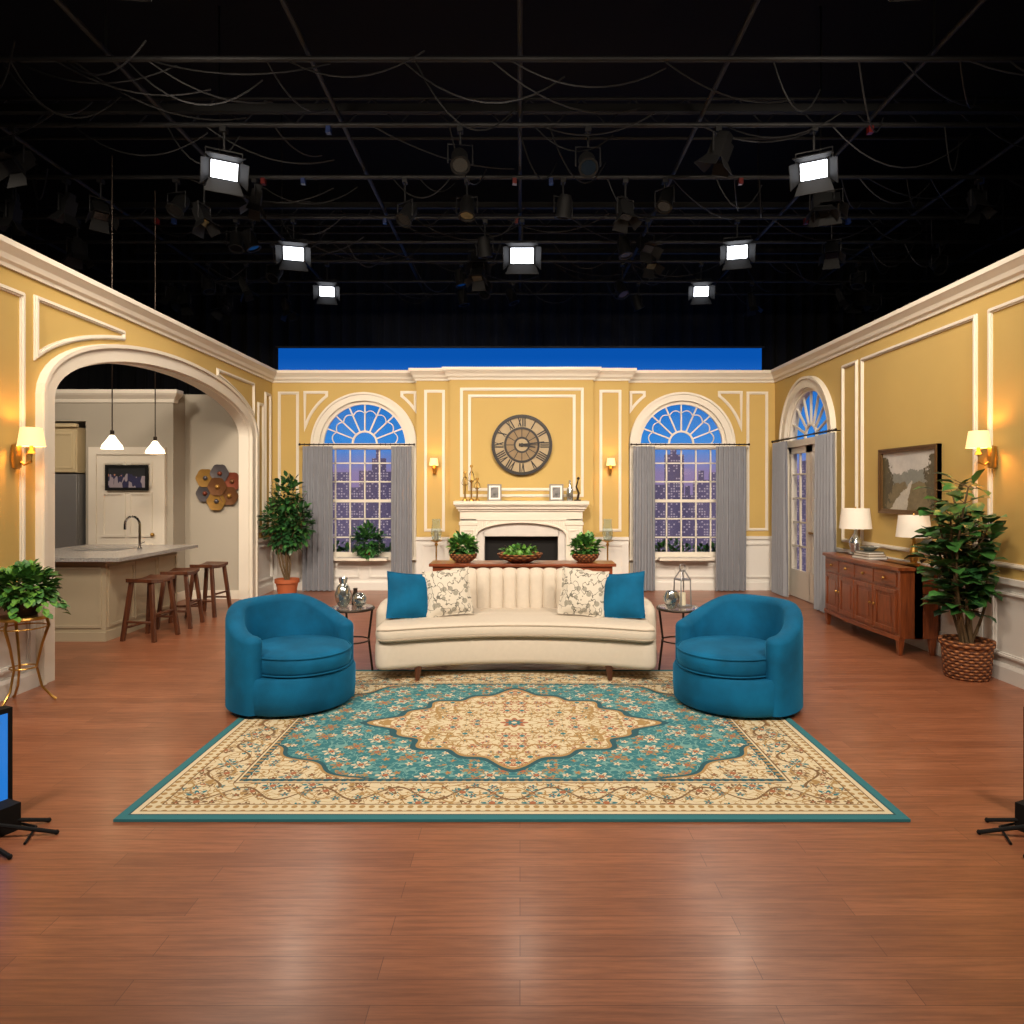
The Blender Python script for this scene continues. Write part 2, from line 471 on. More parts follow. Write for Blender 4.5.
b=B('floor'); b.box(-9.5,9.5,-3,15.5,-.1,0,'floor'); b.build()
b=B('ceiling'); b.box(-9.5,9.5,-3,15.5,7.6,7.7,'ceil'); b.build()
b=B('wall_back'); wall(b,mback,XL-T,XR+T,0,H,[(WL,WH,ZSILL,ZS,WH),(WR,WH,ZSILL,ZS,WH)],'wall')
b.box(SX0,SX1,YS,YB,0,H,'wall'); b.box(CX0,CX1,YC,YS,0,H,'wall'); b.build()
b=B('wall_left'); wall(b,mleft,YF,YB,0,H,[AR],'wall'); b.build()
b=B('wall_right'); wall(b,mright,YF,YB,0,H,[DR],'wall'); b.build()

b=B('trim_1')
def wain(mp,u0,u1,zt=.86,np=1):
    b.hexa([mp(u0,0,0),mp(u1,0,0),mp(u1,0,.012),mp(u0,0,.012),mp(u0,zt,0),mp(u1,zt,0),mp(u1,zt,.012),mp(u0,zt,.012)],'wains')
    if zt>.8: 
        b.hexa([mp(u0,zt-.02,0),mp(u1,zt-.02,0),mp(u1,zt-.02,.045),mp(u0,zt-.02,.045),mp(u0,zt+.03,0),mp(u1,zt+.03,0),mp(u1,zt+.03,.045),mp(u0,zt+.03,.045)],'wains')
    w=(u1-u0)/np
    for i in range(np):
        if w>.25: 
            mm=lambda u,z,d:mp(u,z,d+.012)
            panel(b,mm,u0+i*w+.09,u0+(i+1)*w-.09,.22,zt-.1,'wains')
wain(mleft,YF,5.75,np=4); wain(mleft,10.49,YB)
wain(mback,XL,WL-.86); wain(mback,WL-.86,WL+.86,.50,2); 
wain(mside,SX0,CX0); wain(mside,CX1,SX1)
wain(mback,WR-.86,WR+.86,.50,2); wain(mback,WR+.86,XR)
wain(mright,YF,9.06,np=7); wain(mright,10.94,YB)
b.build()
bp=[(0,0),(.03,0),(.03,.12),(.018,.15),(0,.15)]
for nm,pth in (('baseboard_left',[(XL,YF),(XL,5.74)]),('baseboard_back',[(XL,10.49),(XL,YB),(SX0,YB),(SX0,YS),(CX0,YS),(CX0,YC),(-.98,YC)]),('baseboard_back',[(1.02,YC),(CX1,YC),(CX1,YS),(SX1,YS),(SX1,YB),(XR,YB),(XR,10.95)]),('baseboard_right',[(XR,9.05),(XR,YF)])):
    b=B(nm); sweep(b,pth,[(o+.012,z) for o,z in bp],'wains'); b.build()
b=B('trim_2')
full=[(XL,YF),(XL,YB),(SX0,YB),(SX0,YS),(CX0,YS),(CX0,YC),(CX1,YC),(CX1,YS),(SX1,YS),(SX1,YB),(XR,YB),(XR,YF)]
sweep(b,full,[(0,3.42),(.02,3.42),(.025,3.45),(.05,3.47),(.065,3.51),(.10,3.55),(.115,3.565),(.115,3.61),(-.14,3.61),(-.14,3.58),(0,3.58)],'white')
b.build()
b=B('trim_3')
panel(b,mback,-3.97,-3.67,1.0,3.25); panel(b,mback,3.76,4.07,1.0,3.25)
panel(b,mside,-1.53,-1.24,1.0,3.25); panel(b,mside,1.31,1.62,1.0,3.25)
panel(b,mcent,-.94,1.00,1.56,3.27); panel(b,mcent,-.81,.87,1.66,3.16)
for c in (WL,WR):
    spandrel(b,mback,c-(.98 if c<0 else .84),c,ZS,1.02,1.02,3.26); spandrel(b,mback,c+(.98 if c>0 else .84),c,ZS,1.02,1.02,3.26)
panel(b,mleft,4.5,5.6,1.0,3.25); panel(b,mleft,3.1,4.3,1.0,3.25)
panel(b,mleft,10.64,10.84,1.0,3.0); panel(b,mleft,10.94,11.15,1.0,3.2)
spandrel(b,mleft,5.76,8.12,2.45,2.57,.84,3.27); spandrel(b,mleft,10.46,8.12,2.45,2.57,.84,3.27)
panel(b,mright,8.52,8.88,1.0,3.25); panel(b,mright,6.30,8.38,1.0,3.25); panel(b,mright,5.35,6.10,1.0,3.25); panel(b,mright,3.3,5.2,1.0,3.25)
b.build()
b=B('trim_4')
def casing(mp,op,w,d=.05,jm=T):
    uc,hw,zb,zs,ri=op
    ribbon(b,archpts(uc,hw,zb,zs,ri),w,d,mp,'white',off=w/2)
    ribbon(b,archpts(uc,hw,zb,zs,ri),.035,d+.025,mp,'white',off=w-.02)
    ribbon(b,archpts(uc,hw,zb,zs,ri),.02,.001,mp,'white',off=-.008,d0=-jm-.01)
casing(mleft,AR,.17)
b.build()
def window(name,c):
    global b
    b=B(name)
    casing(mback,(c,WH,ZSILL,ZS,WH),.14)
    mp=lambda u,z,d:(u,YB+.06-d,z)
    def bar(u0,z0,u1,z1,w=.022,d=.03): ribbon(b,[(u0,z0),(u1,z1)],w,d,mp,'white')
    ribbon(b,archpts(c,WH-.03,ZSILL+.03,ZS,WH-.03),.05,.05,mp,'white')
    bar(c-WH,ZS-.02,c+WH,ZS-.02,.10,.07); bar(c-WH,ZSILL+.035,c+WH,ZSILL+.035,.08,.06)
    zm=(ZSILL+ZS)/2; bar(c-WH,zm,c+WH,zm,.05,.05)
    for i in range(1,6):
        u=c-WH+2*WH*i/6; bar(u,ZSILL,u,ZS)
    for k in (0,1):
        for j in (1,2):
            z=(ZSILL if k==0 else zm)+(zm-ZSILL)*j/3+.01; bar(c-WH,z,c+WH,z)
    z0=ZS+.03
    for r in (.20,): ribbon(b,[(c-r*math.cos(pi*i/24),z0+r*math.sin(pi*i/24)) for i in range(25)],.03,.035,mp,'white')
    for i in range(1,8):
        a=pi*i/8; bar(c+.20*math.cos(a),z0+.20*math.sin(a),c+.70*math.cos(a),z0+.67*math.sin(a))
    for i in range(8):
        a0=pi*i/8; a1=pi*(i+1)/8
        ribbon(b,[(c+(.50+.05*math.sin(pi*t/8))*math.cos(a0+(a1-a0)*t/8),z0+(.50+.05*math.sin(pi*t/8))*math.sin(a0+(a1-a0)*t/8)) for t in range(9)],.014,.03,mp,'white')
    ap=archpts(c,WH,ZSILL,ZS,WH); b.add([mp(u,z,.005) for u,z in ap],[tuple(range(len(ap)))],'pane')
    b.box(c-.88,c+.88,YB-.10,YB+.02,ZSILL-.05,ZSILL,'white')
    b.box(c-.42,c+.42,YB-.28,YB-.09,ZSILL-.04,ZSILL,'white')
    b.build(recalc=True)
window('window_1',WL); window('window_2',WR)
b=B('door_1')
casing(mright,DR,.16)
mp=lambda u,z,d:(XR+.07-d,u,z)
def rb(u0,z0,u1,z1,w=.025,d=.03): ribbon(b,[(u0,z0),(u1,z1)],w,d,mp,'white')
rb(9.24,ZS-.03,10.76,ZS-.03,.10,.08)
ribbon(b,archpts(10.0,.73,ZS,ZS,.73),.05,.05,mp,'white')
for r in (.20,): ribbon(b,[(10-r*math.cos(pi*i/24),ZS+.02+r*math.sin(pi*i/24)) for i in range(25)],.028,.035,mp,'white')
for i in range(1,8):
    a=pi*i/8; rb(10+.2*math.cos(a),ZS+.02+.2*math.sin(a),10+.7*math.cos(a),ZS+.02+.68*math.sin(a))
for s0 in (9.25,10.01):
    s1=s0+.74
    rb(s0+.05,.01,s0+.05,ZS-.08,.10,.045); rb(s1-.05,.01,s1-.05,ZS-.08,.10,.045)
    rb(s0,ZS-.13,s1,ZS-.13,.11,.045); rb(s0,.22,s1,.22,.42,.043)
    um=(s0+s1)/2; rb(um,.4,um,ZS-.1)
    for j in range(1,5): rb(s0,.43+j*.365,s1,.43+j*.365)
b.cyl((XR+.03,9.93,1.02),(XR+.0,9.93,1.02),.02,'brass'); b.box(XR-.01,XR+.0,9.80,9.95,1.01,1.035,'brass')
b.add([mp(9.25,.4,.005),mp(10.75,.4,.005),mp(10.75,ZS,.005),mp(9.25,ZS,.005)],[(0,1,2,3)],'pane')
b.build()

def curtain(name,p0,p1,zt,amp=.045,folds=7,rod=None):
    b=B(name); p0=Vector(p0); p1=Vector(p1); d=(p1-p0); L=d.length; d.normalize(); nn=Vector((d.y,-d.x))
    N=folds*10; rows=[]
    for j in range(9):
        q=j/8; z=.015+(zt-.015)*q; row=[]
        for i in range(N+1):
            t=i/N; a=amp*(1-.35*q)
            w=math.sin(2*pi*folds*t+.5*math.sin(3*q+t*5))*a
            sp=1+.03*(1-q)
            pos=p0+d*(L*(.5+(t-.5)*sp))+nn*w
            row.append((pos.x,pos.y,z))
        rows.append(row)
    b.sheet(rows,'curt')
    rows2=[[(x+nn.x*.006,y+nn.y*.006,z) for x,y,z in r] for r in rows]; b.sheet(rows2,'curt')
    return b.build(recalc=False)
yc=11.09
curtain('curtain',(-3.53,yc),(-3.04,yc),2.36,folds=6)
curtain('curtain',(-2.09,yc),(-1.76,yc),2.36,amp=.04,folds=4)
curtain('curtain',(1.84,yc),(2.19,yc),2.36,amp=.04,folds=4)
curtain('curtain',(3.18,yc),(3.67,yc),2.36,folds=6)
curtain('curtain',(4.08,10.98),(4.08,10.45),2.40,folds=6,amp=.035)
curtain('curtain',(4.08,9.40),(4.08,8.86),2.40,folds=6,amp=.035)
def rod(p0,p1,back):
    b=B('curtain_rod'); b.cyl(p0,p1,.011,'iron',n=10); b.ball(p0,.02,'iron'); b.ball(p1,.02,'iron')
    for t in (.06,.94):
        q=Vector(p0).lerp(Vector(p1),t); b.cyl(q,q+Vector(back),.008,'iron',n=8)
    k=12
    for t in [i/24 for i in range(1,24)]:
        if .32<t<.68: continue
        q=Vector(p0).lerp(Vector(p1),t); ax=(Vector(p1)-Vector(p0)).normalized(); 
        b.tube([q+Matrix.Rotation(2*pi*i/k,3,ax)@Vector((0,0,.018)) for i in range(k)],.003,'iron',5,True)
    b.build()
rod((-3.58,yc,2.39),(-1.72,yc,2.39),(0,.17,0)); rod((1.81,yc,2.39),(3.72,yc,2.39),(0,.17,0))
rod((4.08,8.82,2.43),(4.08,11.03,2.43),(.12,0,0))

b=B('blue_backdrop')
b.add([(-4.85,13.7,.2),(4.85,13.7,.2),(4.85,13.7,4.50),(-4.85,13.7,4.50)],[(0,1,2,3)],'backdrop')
b.cyl((-4.9,13.7,4.52),(4.9,13.7,4.52),.025,'pipe')
b.cyl((-4.85,13.75,0),(-4.85,13.75,4.52),.025,'pipe'); b.cyl((4.85,13.75,0),(4.85,13.75,4.52),.025,'pipe')
b.box(-4.85,4.85,13.68,13.72,0,.2,'black')
b.build(recalc=False)
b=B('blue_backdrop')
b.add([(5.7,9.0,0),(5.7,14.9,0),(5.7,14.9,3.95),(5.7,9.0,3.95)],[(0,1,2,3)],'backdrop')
b.box(5.71,5.75,9.0,14.9,0,3.96,'black')
b.build(recalc=False)
b=B('city_skyline_backdrop')
x=-4.8
while x<4.6:
    w=R.uniform(.25,.6); h=R.uniform(1.5,2.4); y=R.choice((13.3,13.4,13.5)); b.box(x,min(x+w,4.8),y,y+.08,0,h,'city')
    if R.random()<.5: b.box(x+w*.3,x+w*.6,y,y+.05,h,h+.18,'city')
    x+=w*.85
y=9.2
while y<14.6:
    w=R.uniform(.3,.6); b.box(5.5,5.57,y,y+w,0,R.uniform(1.5,2.4),'city'); y+=w*.9
b.build()

def bush(b,c,rad,n,L,W,mats,fill=.5,up=.2,droop=0):
    for i in range(n):
        a=R.uniform(0,2*pi); z=R.uniform(-1,1); q=math.sqrt(1-z*z)
        d=Vector((q*math.cos(a),q*math.sin(a),z)); k=fill+(1-fill)*R.random()**.5
        p=Vector((c[0]+d.x*rad[0]*k,c[1]+d.y*rad[1]*k,c[2]+d.z*rad[2]*k))
        dd=d+Vector((R.uniform(-.7,.7),R.uniform(-.7,.7),R.uniform(-.6,.6)+up-droop))
        s=R.uniform(.7,1.2); b.leaf(p,dd,L*s,W*s,R.choice(mats))
def branch(b,p0,p1,r0,r1,sag=0,n=6):
    p0=Vector(p0); p1=Vector(p1)
    pts=[]; off=Vector((R.uniform(-1,1),R.uniform(-1,1),0))*(p1-p0).length*.08
    for i in range(n+1):
        t=i/n; pts.append(p0.lerp(p1,t)+off*math.sin(pi*t)+Vector((0,0,-sag*t*t)))
    b.tube(pts,[r0+(r1-r0)*i/n for i in range(n+1)],'stem',6); return pts
b=B('potted_ficus_tree')
b.lathe([(.02,0),(.13,0),(.165,.22),(.185,.22),(.185,.28),(.16,.28),(.15,.24),(.01,.24)],'terra')
b.lathe([(.15,.235),(.01,.25)],'soil')
for k in range(5):
    p=branch(b,(R.uniform(-.02,.02),R.uniform(-.02,.02),.24),(R.uniform(-.12,.12),R.uniform(-.08,.08),1.0),.016,.010)
    for j in range(6):
        a=R.uniform(0,6.28); branch(b,p[-1-j%3],(.30*math.cos(a),.2*math.sin(a),R.uniform(.95,1.7)),.008,.003)
for c,r in (((0,0,1.5),(.24,.2,.36)),((-.12,0,1.15),(.26,.2,.36)),((.14,0,1.15),(.24,.2,.38)),((0,0,.95),(.26,.2,.26))):
    bush(b,c,r,300,.11,.06,['leafd','leaf','leafd'],.25)
b.build((-3.60,10.55,0))
b=B('potted_rubber_plant')
b.lathe([(.02,0),(.165,0),(.18,.02),(.20,.28),(.215,.29),(.215,.335),(.19,.335),(.185,.29),(.01,.28)],'wicker')
b.lathe([(.185,.275),(.01,.30)],'soil')
for k in range(8):
    a=k*.8+.3; tp=(.22*math.cos(a)*R.uniform(.5,1.1)-.05,.26*math.sin(a),R.uniform(1.1,1.68))
    p=branch(b,(.04*math.cos(a),.04*math.sin(a),.28),tp,.014,.007,n=10)
    for j in range(3,11):
        for q in range(6):
            an=R.uniform(0,6.28); d=(math.cos(an),math.sin(an),R.uniform(-.2,.6))
            st=Vector(p[j])+Vector(d)*R.uniform(.02,.14)
            st.x=min(st.x,.06)
            if d[0]>.2: d=(d[0]*.2,d[1],d[2])
            b.tube([p[j],st],.003,'stem',4)
            b.leaf(st,d,R.uniform(.14,.20),R.uniform(.095,.135),R.choice(['leaf','leafd','leaf']))
b.build((3.94,6.02,0))
b=B('plant_stand')
b.lathe([(.02,.655),(.17,.655),(.175,.665),(.17,.68),(.02,.68)],'brass')
for k in range(3):
    a=k*2*pi/3+.4; c,s_=math.cos(a),math.sin(a)
    b.tube([(c*.15,s_*.15,.66),(c*.165,s_*.165,.6),(c*.12,s_*.12,.45),(c*.085,s_*.085,.28),(c*.12,s_*.12,.12),(c*.19,s_*.19,.03),(c*.215,s_*.215,.012)],[.011,.012,.010,.009,.009,.010,.013],'brass',8)
b.tube([(.09*math.cos(i*2*pi/24),.09*math.sin(i*2*pi/24),.28) for i in range(24)],.006,'brass',6,True)
b.tube([(.155*math.cos(i*2*pi/24),.155*math.sin(i*2*pi/24),.59) for i in range(24)],.006,'brass',6,True)
b.build((-3.84,5.28,0))
b=B('potted_ivy')
b.lathe([(.02,0),(.09,0),(.13,.13),(.14,.13),(.14,.15),(.12,.15),(.01,.13)],'iron')
bush(b,(0,0,.22),(.20,.20,.15),560,.075,.055,['leafl','leaf','leaf'],.3)
for k in range(16):
    a=k*.393; L=R.uniform(.06,.22)
    for j in range(9):
        t=j/8; p=(math.cos(a)*(.15+.10*t),math.sin(a)*(.15+.10*t),.2-L*t)
        if p[0]<-.20: continue
        b.leaf(p,(math.cos(a)+R.uniform(-.8,.8),math.sin(a)+R.uniform(-.8,.8),-.5),.07,.055,R.choice(['leafl','leaf']))
b.build((-3.84,5.28,.682))
b=B('potted_fern')
b.lathe([(.02,0),(.05,0),(.065,.12),(.07,.12),(.07,.14),(.05,.14),(.01,.13)],'terra',n=24)
bush(b,(0,-.02,.27),(.24,.08,.26),600,.10,.045,['leafd','leaf'],.15,up=.2)
b.build((-2.46,11.07,.552))
b=B('garden_shrub')
for c in (WL,WR):
    for k in range(7): bush(b,(c-.9+.3*k,11.95,R.uniform(.35,.5)),(.28,.2,.32),170,.11,.06,['leafd','leaf'],.3)
    b.box(c-1.1,c+1.1,11.8,12.1,0,.25,'soil')
b.build()

b=B('persian_rug'); b.box(-RW,RW,-RD,RD,0,.014,'rug'); b.build((-.04,4.80,.001))

def resample(pts,N):
    P=[Vector(p) for p in pts]; out=[]
    ext=[P[0]*2-P[1]]+P+[P[-1]*2-P[-2]]; dense=[]
    for i in range(1,len(ext)-2):
        for k in range(20):
            t=k/20; p0,p1,p2,p3=ext[i-1:i+3]
            dense.append(.5*((2*p1)+(p2-p0)*t+(2*p0-5*p1+4*p2-p3)*t*t+(3*p1-p0-3*p2+p3)*t**3))
    dense.append(P[-1]); L=[0]
    for i in range(1,len(dense)): L.append(L[-1]+(dense[i]-dense[i-1]).length)
    j=0
    for k in range(N+1):
        s=L[-1]*(k/N) if 6<k<N-6 else (L[-1]*(6/N)*(1-math.cos(pi/2*k/6)) if k<=6 else L[-1]*(1-(6/N)*(1-math.cos(pi/2*(N-k)/6))))
        while j<len(L)-2 and L[j+1]<s: j+=1
        t=(s-L[j])/max(1e-9,L[j+1]-L[j]); out.append((dense[j].lerp(dense[j+1],min(1,t)),s))
    return out,L[-1]
def band(b,path,th,z0,zf,m,ch=None,N=120,welt=None,toprnd=.9):
    pts,L=resample(path,N); rs=[]; wl=[]; half0=th/2
    for i,(p,s) in enumerate(pts):
        a=pts[max(i-1,0)][0]; c=pts[min(i+1,N)][0]; t=(c-a).normalized(); nn=Vector((t.y,-t.x))
        e=min(1,min(s,L-s)/half0); k=max(.12,math.sqrt(max(0,1-(1-e)**2)))
        half=half0*k; zt=zf(s/L,p)-(1-k)*half0*.8; c0=(ch(s/L) if ch else 0)*k
        r=half*toprnd
        sec=[(half+c0,z0),(half+c0,z0+(zt-r-z0)*.33),(half+c0,z0+(zt-r-z0)*.66)]
        for q in range(9):
            an=pi*q/8; sec.append((half*math.cos(an)+c0*max(0,math.cos(an)),zt-r+(r+c0*.5)*math.sin(an)))
        sec+=[(-half,z0+(zt-r-z0)*.66),(-half,z0+(zt-r-z0)*.33),(-half,z0)]
        rs.append([(p.x+nn.x*o,p.y+nn.y*o,z) for o,z in sec])
        wl.append((p.x-nn.x*(half+.002),p.y-nn.y*(half+.002),zt-r*.75))
    b.rings(rs,m)
    if welt: b.tube(wl,.006,welt,6)
def slab(b,W,yf,yb,z0,z1,rad,m,N=60,cr=.16,crb=.3,welt=None):
    rs=[]; wt=[];wb=[]
    for i in range(N+1):
        t=-math.cos(pi*i/N) ; x=W*t; e=W-abs(x)
        k=math.sqrt(max(0,1-(1-min(1,e/cr))**2)); kb=math.sqrt(max(0,1-(1-min(1,e/crb))**2)); kr=math.sqrt(max(0,1-(1-min(1,e/rad))**2))
        u=x/W
        a=yf(u)+cr*(1-k); c=yb(u)-crb*(1-kb)
        if c<a+.02: m_=(a+c)/2; a=m_-.01; c=m_+.01
        za=z0+rad*(1-kr)*.9; zb=z1-rad*(1-kr)*.9; r=min(rad,(zb-za)/2*.95,(c-a)/2*.9)
        sec=[]
        for (cy,cz,a0) in ((a+r,zb-r,pi),(c-r,zb-r,pi/2),(c-r,za+r,0),(a+r,za+r,-pi/2)):
            for q in range(5):
                an=a0-(pi/2)*q/4
                sec.append((x,cy+r*math.cos(an),cz+r*math.sin(an)))
        rs.append(sec)
        if e>rad*.3: wt.append((x,a+.004,zb-r*.45)); wb.append((x,a+.004,za+r*.45))
    b.rings(rs,m)
    if welt: b.tube(wt,.006,welt,6); b.tube(wb,.006,welt,6)

b=B('curved_sofa')
SF=lambda u:-.00-.27*u*u
slab(b,1.20,lambda u:SF(u)+.03,lambda u:.93-.34*u*u,.125,.375,.05,'cream',cr=.14)
slab(b,1.19,lambda u:SF(u)-.02,lambda u:.80-.34*u*u,.365,.50,.055,'cream',cr=.16,welt='welt')
path=[(-1.17,.14),(-1.175,.34),(-1.09,.55),(-.85,.72),(-.45,.82),(0,.85),(.45,.82),(.85,.72),(1.09,.55),(1.175,.34),(1.17,.14)]
def ztop(t,p):
    a=abs(p.x); k=max(0,min(1,(a-.62)/.56)); k=k*k*(3-2*k)
    f=max(0,min(1,(.55-p.y)/.4)); 
    return .86-.19*k-.07*f
band(b,path,.17,.14,ztop,'cream',ch=lambda t:.042*math.sqrt(abs(math.sin(pi*24*t))),N=384,toprnd=.95)
for x,y,z in ((-.84,-.055,.016),(.80,-.055,.016),(-.70,.72,0),(.70,.72,0)):
    b.tube([(x,y,.14),(x*1.01,y-.012,z)],[.034,.020],'walnut',10)
b.build((-.035,5.93,0),angle=60)

def pillow(name,m,loc,rz,lean,s=.43,th=.075,pm=None,spin=0):
    b=B(name); N=14
    for sg in (1,-1):
        rows=[]
        for i in range(N+1):
            r=[]
            for j in range(N+1):
                u=-1+2*i/N; v=-1+2*j/N
                h=(1-abs(u)**2.6)**.6*(1-abs(v)**2.6)**.6
                sx=s/2*(u*(1-.07*(1-v*v))); sz=s/2*(v*(1-.07*(1-u*u)))
                r.append((sx,sg*th*h,sz))
            rows.append(r)
        b.sheet(rows,m)
    edge=[]
    for k in range(4*N):
        q=k//N; t=-1+2*(k%N)/N
        u,v=((t,-1),(1,t),(-t,1),(-1,-t))[q]
        edge.append((s/2*u*(1-.07*(1-v*v)),0,s/2*v*(1-.07*(1-u*u))))
    b.tube(edge,.005,pm or m,6,True)
    o=b.build(recalc=True,angle=80); o.location=loc
    o.rotation_euler=(Matrix.Rotation(rz,3,'Z')@Matrix.Rotation(lean,3,'X')@Matrix.Rotation(spin,3,'Y')).to_euler()
pillow('throw_pillow','teal',(-1.00,6.17,.695),.50,-.30,.42,spin=.12)
pillow('throw_pillow','floral',(-.66,6.26,.71),.20,-.30,.43,spin=-.08)
pillow('throw_pillow','floral',(.58,6.26,.71),-.20,-.30,.43,spin=.08)
pillow('throw_pillow','teal',(.925,6.17,.695),-.50,-.30,.42,spin=-.12)

def armchair(loc,rot):
    b=B('swivel_armchair')
    b.lathe([(.02,.0),(.33,.0),(.33,.03),(.02,.03)],'black',n=40)
    b.lathe([(.02,.022),(.44,.022),(.462,.04),(.468,.12),(.468,.26),(.455,.285),(.02,.29)],'teal',n=64)
    n=64; rs=[]
    for r,z in ((.02,.285),(.36,.285),(.396,.298),(.408,.33),(.412,.37),(.408,.41),(.39,.437),(.35,.45),(.2,.462),(.02,.465)):
        rs.append([(r*math.cos(2*pi*q/n)*.93,r*math.sin(2*pi*q/n)-.068*(r/.406),z) for q in range(n)])
    b.rings(rs,'teal')
    for rr,zz in ((.408,.425),(.406,.303)): b.tube([(rr*.93*math.cos(2*pi*q/64),rr*math.sin(2*pi*q/64)-.069,zz) for q in range(64)],.006,'teal',6,True)
    Rm=.420; A=math.radians(114)
    path=[(Rm*math.sin(-A+2*A*i/24),Rm*math.cos(-A+2*A*i/24)) for i in range(25)]
    def zt(t,p):
        f=abs(t-.5)*2*114
        k=max(0,min(1,(f-32)/76)); k=k*k*(3-2*k)
        return .775-.19*k
    band(b,path,.132,.03,zt,'teal',N=100,toprnd=.85)
    b.build(loc,rot,angle=60)
armchair((-1.755,5.29,.016),math.radians(52))
armchair((1.66,5.27,.016),math.radians(-52))

def side_table(loc):
    b=B('side_table')
    b.tube([(.19*math.cos(2*pi*i/40),.19*math.sin(2*pi*i/40),.585) for i in range(40)],.011,'iron',8,True)
    b.lathe([(.01,.585),(.185,.585),(.185,.597),(.01,.597)],'glass',n=40)
    for k in range(3):
        a=k*2*pi/3+.5; c,s=math.cos(a),math.sin(a)
        b.tube([(c*.185,s*.185,.58),(c*.15,s*.15,.3),(c*.185,s*.185,.01)],.010,'iron',8)
    b.tube([(.15*math.cos(2*pi*i/30),.15*math.sin(2*pi*i/30),.30) for i in range(30)],.007,'iron',6,True)
    b.build(loc)
side_table((-1.50,6.10,.008)); side_table((1.42,6.10,.008))
b=B('mercury_glass_vase')
b.lathe([(.02,0),(.035,0),(.065,.05),(.075,.11),(.055,.18),(.032,.21),(.04,.26),(.035,.26),(.01,.2)],'silver',n=28); b.build((-1.58,6.10,.606))
b=B('mercury_glass_ball')
b.lathe([(.03,0),(.03,.01),(.02,.015)],'silver'); b.ball((0,0,.075),.064,'silver',24); b.build((-1.42,6.04,.606))
b=B('ginger_jar')
b.lathe([(.02,0),(.03,0),(.035,.03),(.03,.09),(.018,.12),(.02,.15),(.01,.15)],'iron',n=20); b.build((-1.50,6.22,.606))
b=B('candle_lantern')
for sx in (-1,1):
    for sy in (-1,1): b.tube([(sx*.055,sy*.055,0),(sx*.05,sy*.05,.24),(sx*.015,sy*.015,.32)],.006,'steel',6)
b.box(-.065,.065,-.065,.065,0,.012,'steel'); b.box(-.055,.055,-.055,.055,.235,.245,'steel'); b.box(-.02,.02,-.02,.02,.31,.325,'steel')
b.cyl((0,0,.012),(0,0,.12),.03,'candle')
b.tube([(.03*math.cos(2*pi*i/16),0,.35+.03*math.sin(2*pi*i/16)) for i in range(16)],.004,'steel',6,True)
b.build((1.46,6.14,.606),.4)
b=B('mercury_glass_votive')
b.lathe([(.02,0),(.035,0),(.07,.06),(.072,.10),(.05,.15),(.04,.15),(.055,.08),(.01,.02)],'silver',n=24); b.build((1.34,6.04,.606))

b=B('console_table')
b.box(-1.08,1.08,-.20,.20,.765,.80,'table'); b.box(-1.04,1.04,-.17,.17,.66,.765,'table')
for x in (-.98,.98):
    for y in (-.13,.13): b.hexa([(x-.018,y-.018,0),(x+.018,y-.018,0),(x+.018,y+.018,0),(x-.018,y+.018,0),(x-.035,y-.035,.68),(x+.035,y-.035,.68),(x+.035,y+.035,.68),(x-.035,y+.035,.68)],'table')
for x in (-.6,0,.6): b.box(x-.25,x+.25,-.178,-.168,.685,.745,'table'); b.ball((x,-.19,.715),.012,'brass',10)
b.build((.03,8.06,0),bevel=.006)
def bowlplant(name,loc,flat=False):
    b=B(name)
    if flat:
        b.lathe([(.02,0),(.12,0),(.24,.05),(.27,.10),(.26,.105),(.22,.06),(.01,.05)],'wicker',n=36)
        for i in range(14):
            a=R.uniform(0,6.28); r=R.uniform(0,.17); b.ball((r*math.cos(a),r*math.sin(a),.10+R.uniform(0,.03)),.04,'leafl',10)
        bush(b,(0,0,.12),(.20,.14,.05),160,.07,.04,['leafl','leaf'],.3)
    else:
        b.lathe([(.02,0),(.09,0),(.15,.045),(.165,.09),(.155,.10),(.13,.07),(.01,.06)],'wicker',n=36)
        bush(b,(0,0,.18),(.15,.13,.11),330,.085,.05,['leafl','leaf','leaf'],.15,up=.5)
    return b.build(loc)
bowlplant('potted_herb',(-.67,8.06,.803)); bowlplant('fruit_bowl',(.0,8.04,.803),True); bowlplant('potted_herb',(.77,8.06,.803))

b=B('fireplace')
b.box(-.58,.58,-.02,-.002,.05,1.0,'soot')
for s in (-1,1):
    xa,xb=sorted((s*.70,s*.96)); b.box(xa,xb,-.30,0,0,1.20,'white'); b.box(xa-.02,xb+.02,-.32,0,0,.16,'white'); b.box(xa-.015,xb+.015,-.315,0,1.10,1.15,'white')
    xa2,xb2=sorted((s*.75,s*.91)); 
    ribbon(b,[(xa2,.25),(xb2,.25),(xb2,1.02),(xa2,1.02)],.02,.315,lambda u,z,d:(u,-d,z),'white',True,d0=.29)
    xa,xb=sorted((s*.58,s*.71)); b.box(xa,xb,-.22,0,0,1.20,'marble')
def fr(z0,zr,hw,y0,y1,ztop,m):
    N=24
    for i in range(N):
        t0=-1+2*i/N; t1=-1+2*(i+1)/N; f=lambda t:z0+zr*math.sqrt(max(0,1-t*t*.98))
        b.hexa([(hw*t0,y0,f(t0)),(hw*t1,y0,f(t1)),(hw*t1,y1,f(t1)),(hw*t0,y1,f(t0)),(hw*t0,y0,ztop),(hw*t1,y0,ztop),(hw*t1,y1,ztop),(hw*t0,y1,ztop)],m)
b.box(-.60,.60,-.22,0,.92,1.2,'marble')
fr(.94,.20,.72,-.285,-.20,1.20,'white')
ribbon(b,[(-.70*math.cos(pi*i/24),.96+.19*math.sin(pi*i/24)) for i in range(25)],.03,.30,lambda u,z,d:(u,-d,z),'white',d0=.27)
